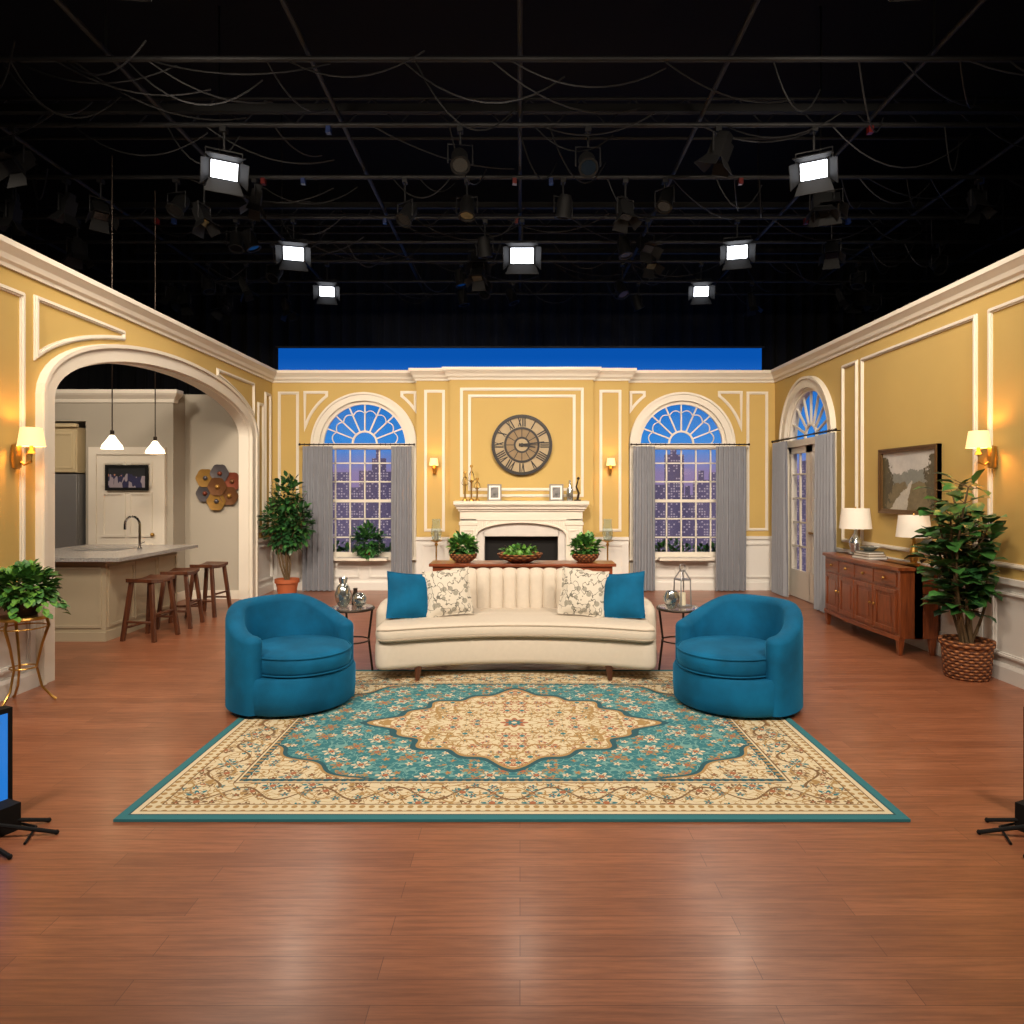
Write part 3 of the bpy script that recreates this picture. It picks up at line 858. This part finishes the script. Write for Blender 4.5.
b.box(-.96,.96,-.30,0,1.17,1.32,'white'); b.box(-.985,.985,-.33,0,1.32,1.355,'white'); b.box(-1.01,1.01,-.37,0,1.355,1.395,'white'); b.box(-1.05,1.05,-.43,0,1.42,1.48,'white'); b.box(-1.03,1.03,-.40,0,1.395,1.42,'white')
b.box(-1.12,1.12,-.62,-.001,0,.05,'marble')
for x in (-.25,-.05,.15): b.cyl((x-.1,-.14,.14),(x+.25,-.10,.16),.04,'walnut',n=10)
b.box(-.35,.35,-.17,-.05,.06,.09,'iron')
b.build((.02,YC-.004,0),bevel=.005)
b=B('wall_clock')
b.M=Matrix.Rotation(pi/2,4,'X')
n=64
def ringd(r0,r1,z0,z1,m):
    rs=[[(r*math.cos(2*pi*q/n),r*math.sin(2*pi*q/n),z) for r,z in ((r0,z0),(r1,z0),(r1,z1),(r0,z1))] for q in range(n)]
    b.rings(rs,m,False,True,smooth=False)
tan=mat('clock_face_tan',(166,146,112),.6,var=.2,vscale=12)
dk=mat('clock_bronze',(30,25,22),.5,metal=.3,var=.2)
ringd(.01,.465,0,.012,tan); ringd(.435,.485,0,.04,dk); ringd(.25,.285,0,.03,dk); ringd(.10,.13,0,.028,dk)
ringd(.13,.25,.012,.016,mat('clock_inner_face',(132,108,74),.6,var=.2,vscale=12))
nums=['XII','I','II','III','IIII','V','VI','VII','VIII','IX','X','XI']
for k,s in enumerate(nums):
    a=-k*pi/6; base=b.M.copy(); b.M=base@Matrix.Rotation(a,4,'Z')
    wd={'I':.034,'V':.062,'X':.066}; tot=sum(wd[c] for c in s); x=-tot/2; y0,y1=.293,.432
    def stroke(xa,ya,xb,yb,w):
        b.hexa([(xa-w/2,ya,.012),(xa+w/2,ya,.012),(xb+w/2,yb,.012),(xb-w/2,yb,.012),(xa-w/2,ya,.024),(xa+w/2,ya,.024),(xb+w/2,yb,.024),(xb-w/2,yb,.024)],dk)
    for c in s:
        w=wd[c]; m_=x+w/2
        if c=='I': stroke(m_,y0,m_,y1,.02)
        if c=='V': stroke(m_,y0,m_-w*.32,y1,.02); stroke(m_,y0,m_+w*.32,y1,.012)
        if c=='X': stroke(m_+w*.32,y0,m_-w*.32,y1,.02); stroke(m_-w*.32,y0,m_+w*.32,y1,.012)
        x+=w
    b.M=base
for k in range(12):
    base=b.M.copy(); b.M=base@Matrix.Rotation(k*pi/6,4,'Z'); b.box(-.006,.006,.12,.26,.014,.022,dk); b.M=base
def hand(a,L,w):
    base=b.M.copy(); b.M=base@Matrix.Rotation(-a,4,'Z'); b.hexa([(-w,-.05,.03),(w,-.05,.03),(w*.5,L,.03),(-w*.5,L,.03),(-w,-.05,.036),(w,-.05,.036),(w*.5,L,.036),(-w*.5,L,.036)],dk); b.M=base
hand(math.radians(82),.36,.016); hand(math.radians(100),.22,.02); ringd(.001,.03,.02,.045,dk)
b.build((.03,YC-.045,2.37),recalc=True)
def frame(name,loc,w,h,rz=0):
    b=B(name); t=.022
    b.box(-w/2,w/2,-.012,.006,0,h,'silverf'); b.box(-w/2+t,w/2-t,-.015,-.011,t,h-t,'matte'); b.box(-w/2+2.2*t,w/2-2.2*t,-.017,-.014,2.2*t,h-2.2*t,'paper')
    b.hexa([(-.01,0,.0),(.01,0,.0),(.01,.07,0),(-.01,.07,0),(-.01,0,h*.7),(.01,0,h*.7),(.01,.005,h*.7),(-.01,.005,h*.7)],'silverf')
    b.build(loc,rz)
ym=YC-.29
frame('photo_frame',(-.40,ym,1.481),.22,.26,.12); frame('photo_frame',(.57,ym,1.481),.22,.26,-.12)
b=B('candlestick_group')
for x,h in ((-.10,.46),(0,.56),(.09,.36)):
    b.lathe([(.012,0),(.045,0),(.04,.02),(.012,.04),(.009,h*.5),(.02,h*.55),(.009,h*.6),(.009,h-.04),(.025,h-.03),(.022,h)],'brass',(x,0,0),16)
    for s in (-1,1): b.tube([(x,0,h*.5),(x+s*.05,0,h*.58),(x+s*.03,0,h*.75),(x,0,h*.85)],.005,'iron',6)
b.build((-.76,ym,1.481))
b=B('glass_bottle')
b.lathe([(.02,0),(.045,0),(.05,.02),(.05,.17),(.02,.24),(.017,.31),(.024,.32),(.015,.32)],'silver',n=24); b.build((.78,ym,1.481))
b=B('iron_figurine')
b.box(-.05,.05,-.03,.03,0,.02,'iron'); b.tube([(0,0,.02),(.02,0,.12),(-.02,0,.22),(.01,0,.33)],[.02,.018,.014,.01],'iron'); b.ball((.012,0,.35),.024,'iron')
b.build((.90,ym,1.481))
def hurricane(loc):
    b=B('hurricane_candle_stand')
    b.lathe([(.02,0),(.11,0),(.11,.02),(.02,.05),(.012,.08),(.012,.78),(.03,.80),(.012,.83),(.09,.86),(.09,.87),(.012,.87)],'brass',n=24)
    b.cyl((0,0,.87),(0,0,1.0),.03,'candle'); b.lathe([(.06,.87),(.085,.98),(.06,1.14),(.065,1.2),(.062,1.2),(.057,1.14),(.082,.98),(.057,.88)],'glass',n=24)
    b.build(loc)
hurricane((-1.30,10.60,0)); hurricane((1.36,10.60,0))

def point(name,loc,e,c=(255,180,105),r=.03):
    l=bpy.data.lights.new(name,'POINT'); l.energy=e; l.color=col(*c)[:3]; l.shadow_soft_size=r
    o=bpy.data.objects.new(name,l); o.location=loc; scene.collection.objects.link(o); return o
def sconce(loc,rot,sc=1,e=7):
    b=B('wall_sconce')
    b.lathe([(.01,-.09),(.03,-.08),(.035,0),(.03,.08),(.01,.09)],'brass',(0,-.015,0),16)
    b.tube([(0,-.02,-.02),(0,-.07,-.06),(0,-.12,-.04),(0,-.12,.02)],.008,'brass',8)
    b.lathe([(.01,.015),(.028,.02),(.022,.03),(.012,.05),(.012,.08)],'brass',(0,-.12,0),16)
    rs=[[(r*math.cos(2*pi*q/28),-.12+r*math.sin(2*pi*q/28),z) for q in range(28)] for r,z in ((.085,.07),(.066,.20))]
    b.rings(rs,'shade',caps=False)
    for i in range(len(b.v)): b.v[i]=tuple(q*sc for q in b.v[i])
    b.build(loc,rot,recalc=False)
    d=Matrix.Rotation(rot,3,'Z')@Vector((0,-.12*sc,.14*sc))
    point('sconce_bulb',Vector(loc)+d,e)
sconce((-1.38,YS-.035,1.98),0,.9,4); sconce((1.455,YS-.035,1.98),0,.9,4)
sconce((XL+.03,5.48,1.92),pi/2,1.15,9)
sconce((XR-.03,6.02,1.94),-pi/2,1.15,9)
b=B('wooden_sideboard')
W_,D_,Hh=1.66,.38,.88
yf=lambda x:-D_/2-.035*math.cos(pi*x/W_*1.0)
def arcslab(x0,x1,z0,z1,o0,o1,m,N=10):
    rs=[]
    for i in range(N+1):
        x=x0+(x1-x0)*i/N; rs.append([(x,yf(x)-o0,z0),(x,yf(x)-o1,z0),(x,yf(x)-o1,z1),(x,yf(x)-o0,z1)])
    b.rings(rs,m,smooth=False)
arcslab(-W_/2,W_/2,.17,.845,-.23,0,'cherryz',24); b.box(-W_/2,W_/2,-.05,D_/2,.17,.845,'cherryz')
arcslab(-W_/2-.02,W_/2+.02,.845,Hh,-.24,.03,'cherry',24); b.box(-W_/2-.02,W_/2+.02,-.05,D_/2,.845,Hh,'cherry')
arcslab(-W_/2,W_/2,.15,.19,-.03,.015,'cherry',24)
xs=[-W_/2+.04,-W_/2+.44,0,W_/2-.44,W_/2-.04]
for i in range(4):
    x0,x1=xs[i]+.012,xs[i+1]-.012
    arcslab(x0,x1,.68,.82,0,.012,'cherry'); 
    arcslab(x0,x1,.22,.65,0,.008,'cherryz'); 
    for (a0,a1,c0,c1) in ((x0,x1,.22,.265),(x0,x1,.605,.65),(x0,x0+.05,.265,.605),(x1-.05,x1,.265,.605)): arcslab(a0,a1,c0,c1,.008,.02,'cherryz',4)
    arcslab(x0+.08,x1-.08,.30,.57,.008,.015,'cherryz')
    xm=(x0+x1)/2; b.ball((xm,yf(xm)-.026,.75),.016,'brass',10)
    xk=(x1-.025) if i%2==0 else (x0+.025); b.ball((xk,yf(xk)-.034,.46),.014,'brass',10)
for x in (-W_/2+.04,W_/2-.04):
    for y in (-D_/2+.02,D_/2-.04): b.hexa([(x-.018,y-.018,0),(x+.018,y-.018,0),(x+.018,y+.018,0),(x-.018,y+.018,0),(x-.035,y-.035,.2),(x+.035,y-.035,.2),(x+.035,y+.035,.2),(x-.035,y+.035,.2)],'cherryz')
b.build((3.96,7.60,0),-pi/2,bevel=.004)
def tlamp(loc,r0,r1,h0,h1,prof,m):
    b=B('table_lamp'); b.lathe(prof,m,n=28)
    b.cyl((0,0,prof[-1][1]),(0,0,h1-.02),.006,'brass',n=8)
    b.rings([[(r*math.cos(2*pi*q/36),r*math.sin(2*pi*q/36),z) for q in range(36)] for r,z in ((r0,h0),(r1,h1))],'shadeoff',caps=False)
    for k in range(3): a=k*2.09; b.cyl((0,0,h1-.02),(r1*math.cos(a),r1*math.sin(a),h1-.01),.003,'brass',n=6)
    b.ball((0,0,h1+.01),.012,'brass',8)
    b.build(loc,recalc=False)
tlamp((4.0,8.14,.881),.18,.155,.31,.55,[(.02,0),(.08,0),(.085,.015),(.05,.03),(.06,.08),(.075,.14),(.05,.2),(.02,.25),(.012,.32)],'silver')
tlamp((4.02,6.97,.881),.165,.14,.29,.51,[(.02,0),(.06,0),(.065,.02),(.03,.03),(.045,.08),(.04,.15),(.02,.2),(.012,.30)],'brass')
b=B('book_stack')
z=0
for w,d,h,m in ((.30,.23,.03,'bookb'),(.27,.21,.025,'bookr'),(.24,.19,.025,'bookb')):
    b.box(-d/2,d/2,-w/2,w/2,z,z+.004,m); b.box(-d/2+.006,d/2-.004,-w/2+.006,w/2-.006,z+.004,z+h-.004,'matte'); b.box(-d/2,d/2,-w/2,w/2,z+h-.004,z+h,m); b.box(d/2-.004,d/2,-w/2,w/2,z,z+h,m); z+=h+.0005
b.build((3.93,7.68,.881),.15)
b=B('decorative_bowl'); b.lathe([(.02,0),(.04,0),(.11,.05),(.115,.05),(.04,.012),(.01,.01)],'silver',n=30); b.build((3.93,7.68,.964))
b=B('framed_painting')
w,h=1.06,.68
ribbon(b,[(-w/2,-h/2),(w/2,-h/2),(w/2,h/2),(-w/2,h/2)],.05,.045,lambda u,z,d:(-d,u,z),'goldf',True)
ribbon(b,[(-w/2,-h/2),(w/2,-h/2),(w/2,h/2),(-w/2,h/2)],.02,.055,lambda u,z,d:(-d,u,z),'goldf',True,off=-.015)
b.box(-.022,-.002,-w/2,w/2,-h/2,h/2,'painting')
b.build((XR-.006,7.36,1.75))

b=B('wall_kitchen_back')
YK=10.36
b.box(-6.36,-5.08,10.0,10.12,0,3.1,'kwall'); b.box(-5.20,-5.08,10.12,YK+.12,0,3.1,'kwall'); b.box(-5.08,XL-T-.001,YK,YK+.12,0,3.1,'kwall')
b.box(-7.92,-7.8,5.5,10.85,0,3.1,'kwall'); b.box(-7.8,-6.36,10.73,10.85,0,3.1,'kwall'); b.box(-6.36,-6.30,10.12,10.85,0,3.1,'kwall'); b.box(-7.8,-6.36,10.0,10.12,2.66,3.1,'kwall')
b.build()
b=B('trim_5')
pr=[(0,2.93),(.02,2.93),(.03,2.98),(.08,3.03),(.10,3.06),(.10,3.11),(0,3.11)]
sweep(b,[(-7.8,5.5),(-7.8,10.0),(-5.08,10.0),(-5.08,10.1)],pr,'white'); b.build()
b=B('baseboard_kitchen'); sweep(b,[(-5.2,10.0),(-5.08,10.0),(-5.08,YK),(XL-T,YK)],[(0,0),(.02,0),(.02,.13),(0,.13)],'white'); b.build()
b=B('door_2')
mk=lambda u,z,d:(u,9.998-d,z)
x0,x1=-6.18,-5.28
b.box(x0,x1,9.96,9.998,.01,2.17,'white')
ribbon(b,[(x0-.05,0),(x0-.05,2.22),(x1+.05,2.22),(x1+.05,0)],.11,.06,mk,'white')
for u0,u1 in ((x0+.1,(x0+x1)/2-.04),((x0+x1)/2+.04,x1-.1)):
    for z0,z1 in ((.2,.85),(.98,1.60),(1.72,2.05)): ribbon(b,[(u0,z0),(u1,z0),(u1,z1),(u0,z1)],.035,.055,mk,'white',True,d0=.035)
b.ball((x1-.07,9.93,1.0),.03,'brass',12)
b.build()
b=B('framed_group_photo')
w,h=.58,.33
ribbon(b,[(-w/2,-h/2),(w/2,-h/2),(w/2,h/2),(-w/2,h/2)],.04,.03,lambda u,z,d:(u,-d,z),'black',True); b.box(-w/2,w/2,-.015,0,-h/2,h/2,'team')
b.build((-5.71,9.93,1.83))
b=B('refrigerator')
b.box(-.47,.47,-.33,.36,.03,1.88,'steel'); b.box(-.468,-.003,-.38,-.335,.55,1.87,'steel'); b.box(.003,.468,-.38,-.335,.55,1.87,'steel'); b.box(-.468,.468,-.38,-.335,.06,.54,'steel')
b.box(-.003,.003,-.378,-.33,.55,1.87,'black')
for x in (-.05,.05): b.tube([(x,-.385,.7),(x,-.43,.74),(x,-.43,1.55),(x,-.385,1.6)],.014,'chrome',8)
b.tube([(-.3,-.385,.45),(-.3,-.43,.45),(.3,-.43,.45),(.3,-.385,.45)],.012,'chrome',8)
b.box(-.43,.43,-.3,.3,0,.03,'black')
b.build((-6.86,10.22,0),bevel=.006)
b=B('kitchen_cabinet')
b.box(-.60,.45,-.30,.30,0,.66,'cab')
for x0,x1 in ((-.59,-.08),(-.07,.44)):
    b.box(x0,x1,-.32,-.30,.01,.62,'cab'); ribbon(b,[(x0+.06,.07),(x1-.06,.07),(x1-.06,.56),(x0+.06,.56)],.03,.33,lambda u,z,d:(u,-d,z),'cab',True,d0=.31)
b.box(-.62,.47,-.35,-.29,.66,.71,'cab')
b.build((-6.86,10.18,1.90),bevel=.004)
b=B('kitchen_island')
b.box(-5.75,-4.52,7.45,9.0,.08,.88,'island'); b.box(-5.80,-4.30,7.32,9.12,.88,.92,'granite')
mi=lambda u,z,d:(u,7.45-d,z)
for u0,u1 in ((-5.68,-5.16),(-5.10,-4.58)): ribbon(b,[(u0,.16),(u1,.16),(u1,.80),(u0,.80)],.03,.012,mi,'island',True)
b.box(-5.76,-4.51,7.43,9.0,.0,.10,'island')
for u0,u1 in ((7.5,7.98),(8.03,8.48),(8.53,8.96)): ribbon(b,[(u0,.16),(u1,.16),(u1,.80),(u0,.80)],.03,.012,lambda u,z,d:(-4.52+d,u,z),'island',True)
b.box(-5.35,-4.85,8.2,8.6,.921,.924,'steel')
b.build()
b=B('kitchen_faucet')
b.lathe([(.01,0),(.03,0),(.03,.02),(.014,.03),(.014,.05)],'chrome')
b.tube([(0,0,.03),(0,0,.30)]+[(-.09+.09*math.cos(a),0,.30+.10*math.sin(a)) for a in [pi*i/12 for i in range(1,13)]]+[(-.18,0,.24)],.015,'chrome',10)
b.tube([(0,0,.06),(.06,-.0,.09)],.007,'chrome',8)
b.build((-4.68,8.4,.923))
def stool(loc,rot):
    b=B('bar_stool'); rs=[]
    for i in range(11):
        x=-.20+.04*i; z=.66+.022*(x/.2)**2
        rs.append([(x,-.155,z-.04),(x,.155,z-.04),(x,.155,z),(x,-.155,z)])
    b.rings(rs,'walnut',smooth=False)
    L=[]
    for sx in (-1,1):
        for sy in (-1,1):
            t=Vector((sx*.15,sy*.12,.645)); f=Vector((sx*.20,sy*.19,0)); L.append((t,f))
            u=.021; b.hexa([(f.x-u,f.y-u,0),(f.x+u,f.y-u,0),(f.x+u,f.y+u,0),(f.x-u,f.y+u,0),(t.x-u,t.y-u,t.z),(t.x+u,t.y-u,t.z),(t.x+u,t.y+u,t.z),(t.x-u,t.y+u,t.z)],'walnut')
    for i,j,t in ((0,1,.68),(2,3,.68),(0,2,.55),(1,3,.78)):
        b.tube([L[i][0].lerp(L[i][1],t),L[j][0].lerp(L[j][1],t)],.014,'walnut',8)
    b.build(loc,rot,bevel=.004)
stool((-4.12,7.62,0),pi/2-.15); stool((-4.13,8.30,0),pi/2+.1); stool((-4.12,9.05,0),pi/2-.1)
def pendant(loc):
    b=B('pendant_lamp')
    b.rings([[(r*math.cos(2*pi*q/28),r*math.sin(2*pi*q/28),z) for q in range(28)] for r,z in ((.115,0),(.105,.04),(.068,.09),(.035,.14),(.02,.16))],'pend',caps=False)
    b.cyl((0,0,.155),(0,0,.21),.022,'iron'); b.cyl((0,0,.2),(0,0,5.47-loc[2]),.006,'iron',n=6)
    b.build(loc,recalc=False); point('pendant_bulb',(loc[0],loc[1],loc[2]-.03),6,(255,215,165),.05)
pendant((-4.66,7.8,2.12)); pendant((-4.66,8.72,2.12))
b=B('metal_flower_wall_art')
cols=[mat('art_bronze',(104,68,40),.4,metal=.5,var=.3),mat('art_gold',(156,118,58),.4,metal=.5,var=.3),mat('art_slate',(84,80,84),.4,metal=.5,var=.3),mat('art_copper',(120,60,42),.4,metal=.5,var=.3)]
for i,(x,z,r) in enumerate(((0,.02,.14),(-.19,.15,.14),(.03,.22,.14),(.21,.10,.14),(.17,-.12,.14),(-.02,-.2,.14),(-.2,-.08,.13))):
    n=30; y=-.05 if i==0 else -.02-.008*(i%3)
    vs=[(x,y,z)]+[(x+r*math.cos(2*pi*q/n)*(1+.05*math.cos(12*pi*q/n)),y-.025,z+r*math.sin(2*pi*q/n)*(1+.05*math.cos(12*pi*q/n))) for q in range(n)]
    b.add(vs,[(0,1+q,1+(q+1)%n) for q in range(n)],cols[i%4],True)
    b.ball((x,y-.015,z),.035,cols[(i+1)%4],12)
b.tube([(-.2,0,.1),(.2,0,.1)],.008,'iron'); b.tube([(0,0,-.2),(0,0,.2)],.008,'iron')
b.build((-4.56,YK-.012,1.68),recalc=False)

def monitor(loc,rot,screen,side):
    b=B('floor_monitor')
    b.box(-.30,.30,-.03,.03,.04,.56,'black'); b.box(-.275,.275,-.034,-.029,.065,.535,screen); b.box(-.15,.15,.03,.07,.13,.4,'black')
    b.box(-.04,.04,.0,.05,.02,.2,'black')
    b.box(-.16,.16,-.12,.14,.0,.04,'black')
    c=Matrix.Rotation(-rot,3,'Z')
    for dx,dy in ((.48,.10),(.42,-.12),(.36,.22)):
        q=c@Vector((dx*side,dy,.012)); p=c@Vector((.05*side,0,.12)); b.tube([p,q],.010,'black',8); b.ball(q,.012,'black',8)
    q=c@Vector((.20*side,.12,0)); b.box(q.x-.06,q.x+.06,q.y-.05,q.y+.05,0,.13,'black')
    b.tube([c@Vector((.1*side,.05,.03)),c@Vector((.22*side,.2,.008)),c@Vector((.34*side,.16,.008)),c@Vector((.4*side,.0,.008))],.006,'black',6)
    b.build(loc,rot)
monitor((-2.70,3.17,0),math.radians(66),'screenblue',1); monitor((2.68,3.17,0),math.radians(-66),'lensoff',-1)

def drape(name,p0,p1,z0,z1,N=60,amp=.09):
    b=B(name); p0=Vector(p0); p1=Vector(p1); d=(p1-p0); nn=Vector((d.y,-d.x)).normalized(); rows=[]
    K=N*6
    for z in (z0,z0+(z1-z0)*.5,z1):
        rows.append([((p0+d*(i/K)+nn*amp*math.sin(2*pi*i/6+.4*math.sin(i*.37)))[:]+(z,)) for i in range(K+1)])
    b.sheet(rows,'drape'); b.build(recalc=False)
drape('studio_drape',(-9.2,15.2),(9.2,15.2),0,7.55)
drape('studio_drape',(-8.9,-2.6),(-8.9,15.0),0,7.55); drape('studio_drape',(8.9,15.0),(8.9,-2.6),0,7.55)
ZG=5.5
b=B('lighting_grid')
ys=[1.0,2.4,3.8,5.0,6.1,7.2,8.4,9.65,10.6,11.5,12.6,13.4]
for y in ys: b.cyl((-8.6,y,ZG),(8.6,y,ZG),.026,'pipe',n=10)
for x in (-7.5,-5.6,-3.7,-1.9,0,1.9,3.7,5.6,7.5): b.cyl((x,.5,ZG+.07),(x,13.8,ZG+.07),.024,'pipe',n=10)
for y in ys[::2]:
    for x in (-7.5,-3.7,0,3.7,7.5): b.cyl((x,y,ZG+.05),(x,y,7.6),.012,'pipe',n=6)
for y in (8.0,11.0):
    for dy in (-.15,.15):
        for dz in (.35,.65): b.cyl((-8.6,y+dy,ZG+dz),(8.6,y+dy,ZG+dz),.02,'pipe',n=8)
    k=-8.6; f=0
    while k<8.5:
        b.cyl((k,y-.15,ZG+.35+.3*f),(k+.3,y-.15,ZG+.65-.3*f),.009,'pipe',n=6); f=1-f; k+=.3
for y in (7.2,9.65,11.5): b.box(-6.5,6.5,y-.03,y+.03,ZG+.13,ZG+.21,'black')
for i in range(120):
    x=R.uniform(-6.5,6.5); y=R.choice(ys[4:11]); w=R.uniform(.3,1.6); sg=R.uniform(.1,.4); dy=R.uniform(-.3,1.0)
    b.tube([(x+w*t/10,y+dy*t/10,ZG-.02-sg*4*(t/10)*(1-t/10)) for t in range(11)],.008,'pipe' if i%3 else 'black',5)
for i in range(14):
    x=R.uniform(-6,6); y=R.choice([7.2,8.4,9.65]); z=ZG-.09; b.box(x,x+.05,y-.03,y+.03,z,z+.07,'red' if i%2 else 'blu')
b.build()
def rotto(d):
    return Vector(d).to_track_quat('-Z','Y').to_matrix().to_4x4()
def fixture(x,y,z,target,on=True,w=.34,kind=0,energy=0,tint=(255,214,160),spot=95):
    b=B('studio_light'); p=Vector((x,y,z)); d=(Vector(target)-p).normalized()
    Q=rotto(d); b.M=Q
    h=w*.5
    lens='lens' if on else 'lensoff'
    if kind==0:
        b.box(-h,h,-h*.7,h*.7,-.02,.16,'black'); b.box(-h*.6,h*.6,-h*.5,h*.5,.16,.24,'black')
        b.box(-h*.86,h*.86,-h*.58,h*.58,-.032,-.018,lens)
        f=.13
        for s in (-1,1):
            b.hexa([(-h,s*h*.7,-.02),(h,s*h*.7,-.02),(h,s*(h*.7+.006),-.02),(-h,s*(h*.7+.006),-.02),(-h*1.3,s*(h*.7+f*.7),-f),(h*1.3,s*(h*.7+f*.7),-f),(h*1.3,s*(h*.7+f*.7+.006),-f),(-h*1.3,s*(h*.7+f*.7+.006),-f)],'black')
            b.hexa([(s*h,-h*.7,-.02),(s*h,h*.7,-.02),(s*(h+.006),h*.7,-.02),(s*(h+.006),-h*.7,-.02),(s*(h+f*.6),-h*.9,-f),(s*(h+f*.6),h*.9,-f),(s*(h+f*.6+.006),h*.9,-f),(s*(h+f*.6+.006),-h*.9,-f)],'black')
    else:
        b.lathe([(.01,.22),(.07,.22),(.09,.16),(.09,.0),(.105,-.03),(.105,-.05),(.085,-.05),(.08,-.03),(.01,-.03)],'black',n=20)
        b.lathe([(.01,-.028),(.078,-.034),(.078,-.036),(.01,-.036)],lens,n=20)
    b.M=Matrix.Identity(4)
    top=ZG-z-.03
    sd=Q.to_3x3()@Vector((1,0,0)); sd.z=0; sd.normalize(); a=h+.03 if kind==0 else .13
    b.tube([sd*a,sd*a+Vector((0,0,.2)),-sd*a+Vector((0,0,.2)),-sd*a],.010,'pipe',6)
    b.cyl((0,0,.2),(0,0,top),.012,'pipe',n=8); b.box(-.03,.03,-.04,.04,top-.05,top,'pipe')
    b.build((x,y,z))
    if energy:
        l=bpy.data.lights.new('studio_lamp','SPOT'); l.energy=energy; l.color=col(*tint)[:3]; l.spot_size=math.radians(spot); l.spot_blend=.8; l.shadow_soft_size=.10
        o=bpy.data.objects.new('studio_lamp',l); o.location=p+d*.18; o.rotation_euler=Q.to_euler(); scene.collection.objects.link(o)
WARM=(255,238,216)
K=.42
fixture(-3.12,7.2,5.03,(-1.0,3.0,.5),True,.30,0,240*K,WARM); fixture(3.10,7.2,5.03,(1.0,3.0,.5),True,.30,0,240*K,WARM)
fixture(-3.2,9.65,5.0,(-1.5,3.6,0),True,.31,0,240*K,WARM); fixture(.03,9.65,4.97,(0,3.6,0),True,.37,0,220*K,WARM); fixture(3.07,9.65,5.02,(1.5,3.6,0),True,.31,0,240*K,WARM)
fixture(-3.25,11.5,5.0,(-2.0,5,1.0),True,.27,0,100*K,WARM); fixture(3.05,11.5,5.0,(2.0,5,1.0),True,.27,0,100*K,WARM)
def area(x,y,z,t,e,s=.6,c=WARM,spread=105):  # extra softlights added out of view to light the set and kitchen
    p=Vector((x,y,z)); d=(Vector(t)-p).normalized(); Q=rotto(d)
    b=B('added_softlight'); b.M=Q; h=s/2+.04
    for (x0,x1,y0,y1) in ((-h,h,h-.03,h),(-h,h,-h,-h+.03),(-h,-h+.03,-h,h),(h-.03,h,-h,h)): b.box(x0,x1,y0,y1,-.08,.12,'black')
    b.box(-h,h,-h,h,.12,.14,'black'); b.M=Matrix.Identity(4); b.cyl((0,0,.15),(0,0,ZG-z-.03),.015,'pipe'); b.build((x,y,z))
    l=bpy.data.lights.new('added_softlight_lamp','AREA'); l.shape='SQUARE'; l.size=s; l.energy=e*K; l.color=col(*c)[:3]; l.spread=math.radians(spread)
    o=bpy.data.objects.new('added_softlight_lamp',l); o.location=p; o.rotation_euler=Q.to_euler(); scene.collection.objects.link(o)
area(-3.0,1.0,5.0,(-1.5,7.5,0.4),215,.7); area(0,1.0,5.0,(0,6.6,.3),215,.7); area(3.0,1.0,5.0,(1.5,7.5,0.4),215,.7)
area(-2.6,4.3,5.0,(-3.2,11.2,1.7),160,.5,spread=90); area(2.6,4.3,5.0,(3.2,11.2,1.7),160,.5,spread=90); area(0,4.3,5.0,(0,10.9,1.9),120,.5,spread=80)
area(-5.9,6.1,5.0,(-5.4,9.8,1.0),95,.5); area(1.6,3.8,4.9,(4.1,7.4,1.5),85,.5); area(-1.6,3.8,4.9,(-4.0,7.2,1.7),80,.5)
for i in range(58):
    y=R.choice([6.6,7.2,8.4,9.65,10.6,11.5,12.6]); x=R.uniform(-6.8,6.8)
    if y==6.6: y=8.4
    if y in (7.2,9.65,11.5) and min(abs(x-q) for q in (-3.1,.03,3.1))<.5: continue
    fixture(x,y,ZG-R.uniform(.32,.55),(x+R.uniform(-2,2),y-R.uniform(-1,4),1),False,R.uniform(.15,.24),R.choice((0,1)))

w=bpy.data.worlds.new('studio_world'); scene.world=w; w.use_nodes=True
bg=w.node_tree.nodes['Background']; bg.inputs[0].default_value=col(120,110,100); bg.inputs[1].default_value=.03

cam=bpy.data.cameras.new('camera'); co=bpy.data.objects.new('camera',cam); scene.collection.objects.link(co)
co.location=(0,0,1.65); co.rotation_euler=(pi/2,0,0); cam.lens=24; cam.sensor_width=36; cam.shift_x=-8/1024; cam.shift_y=-22/1024
cam.clip_end=60
scene.camera=co
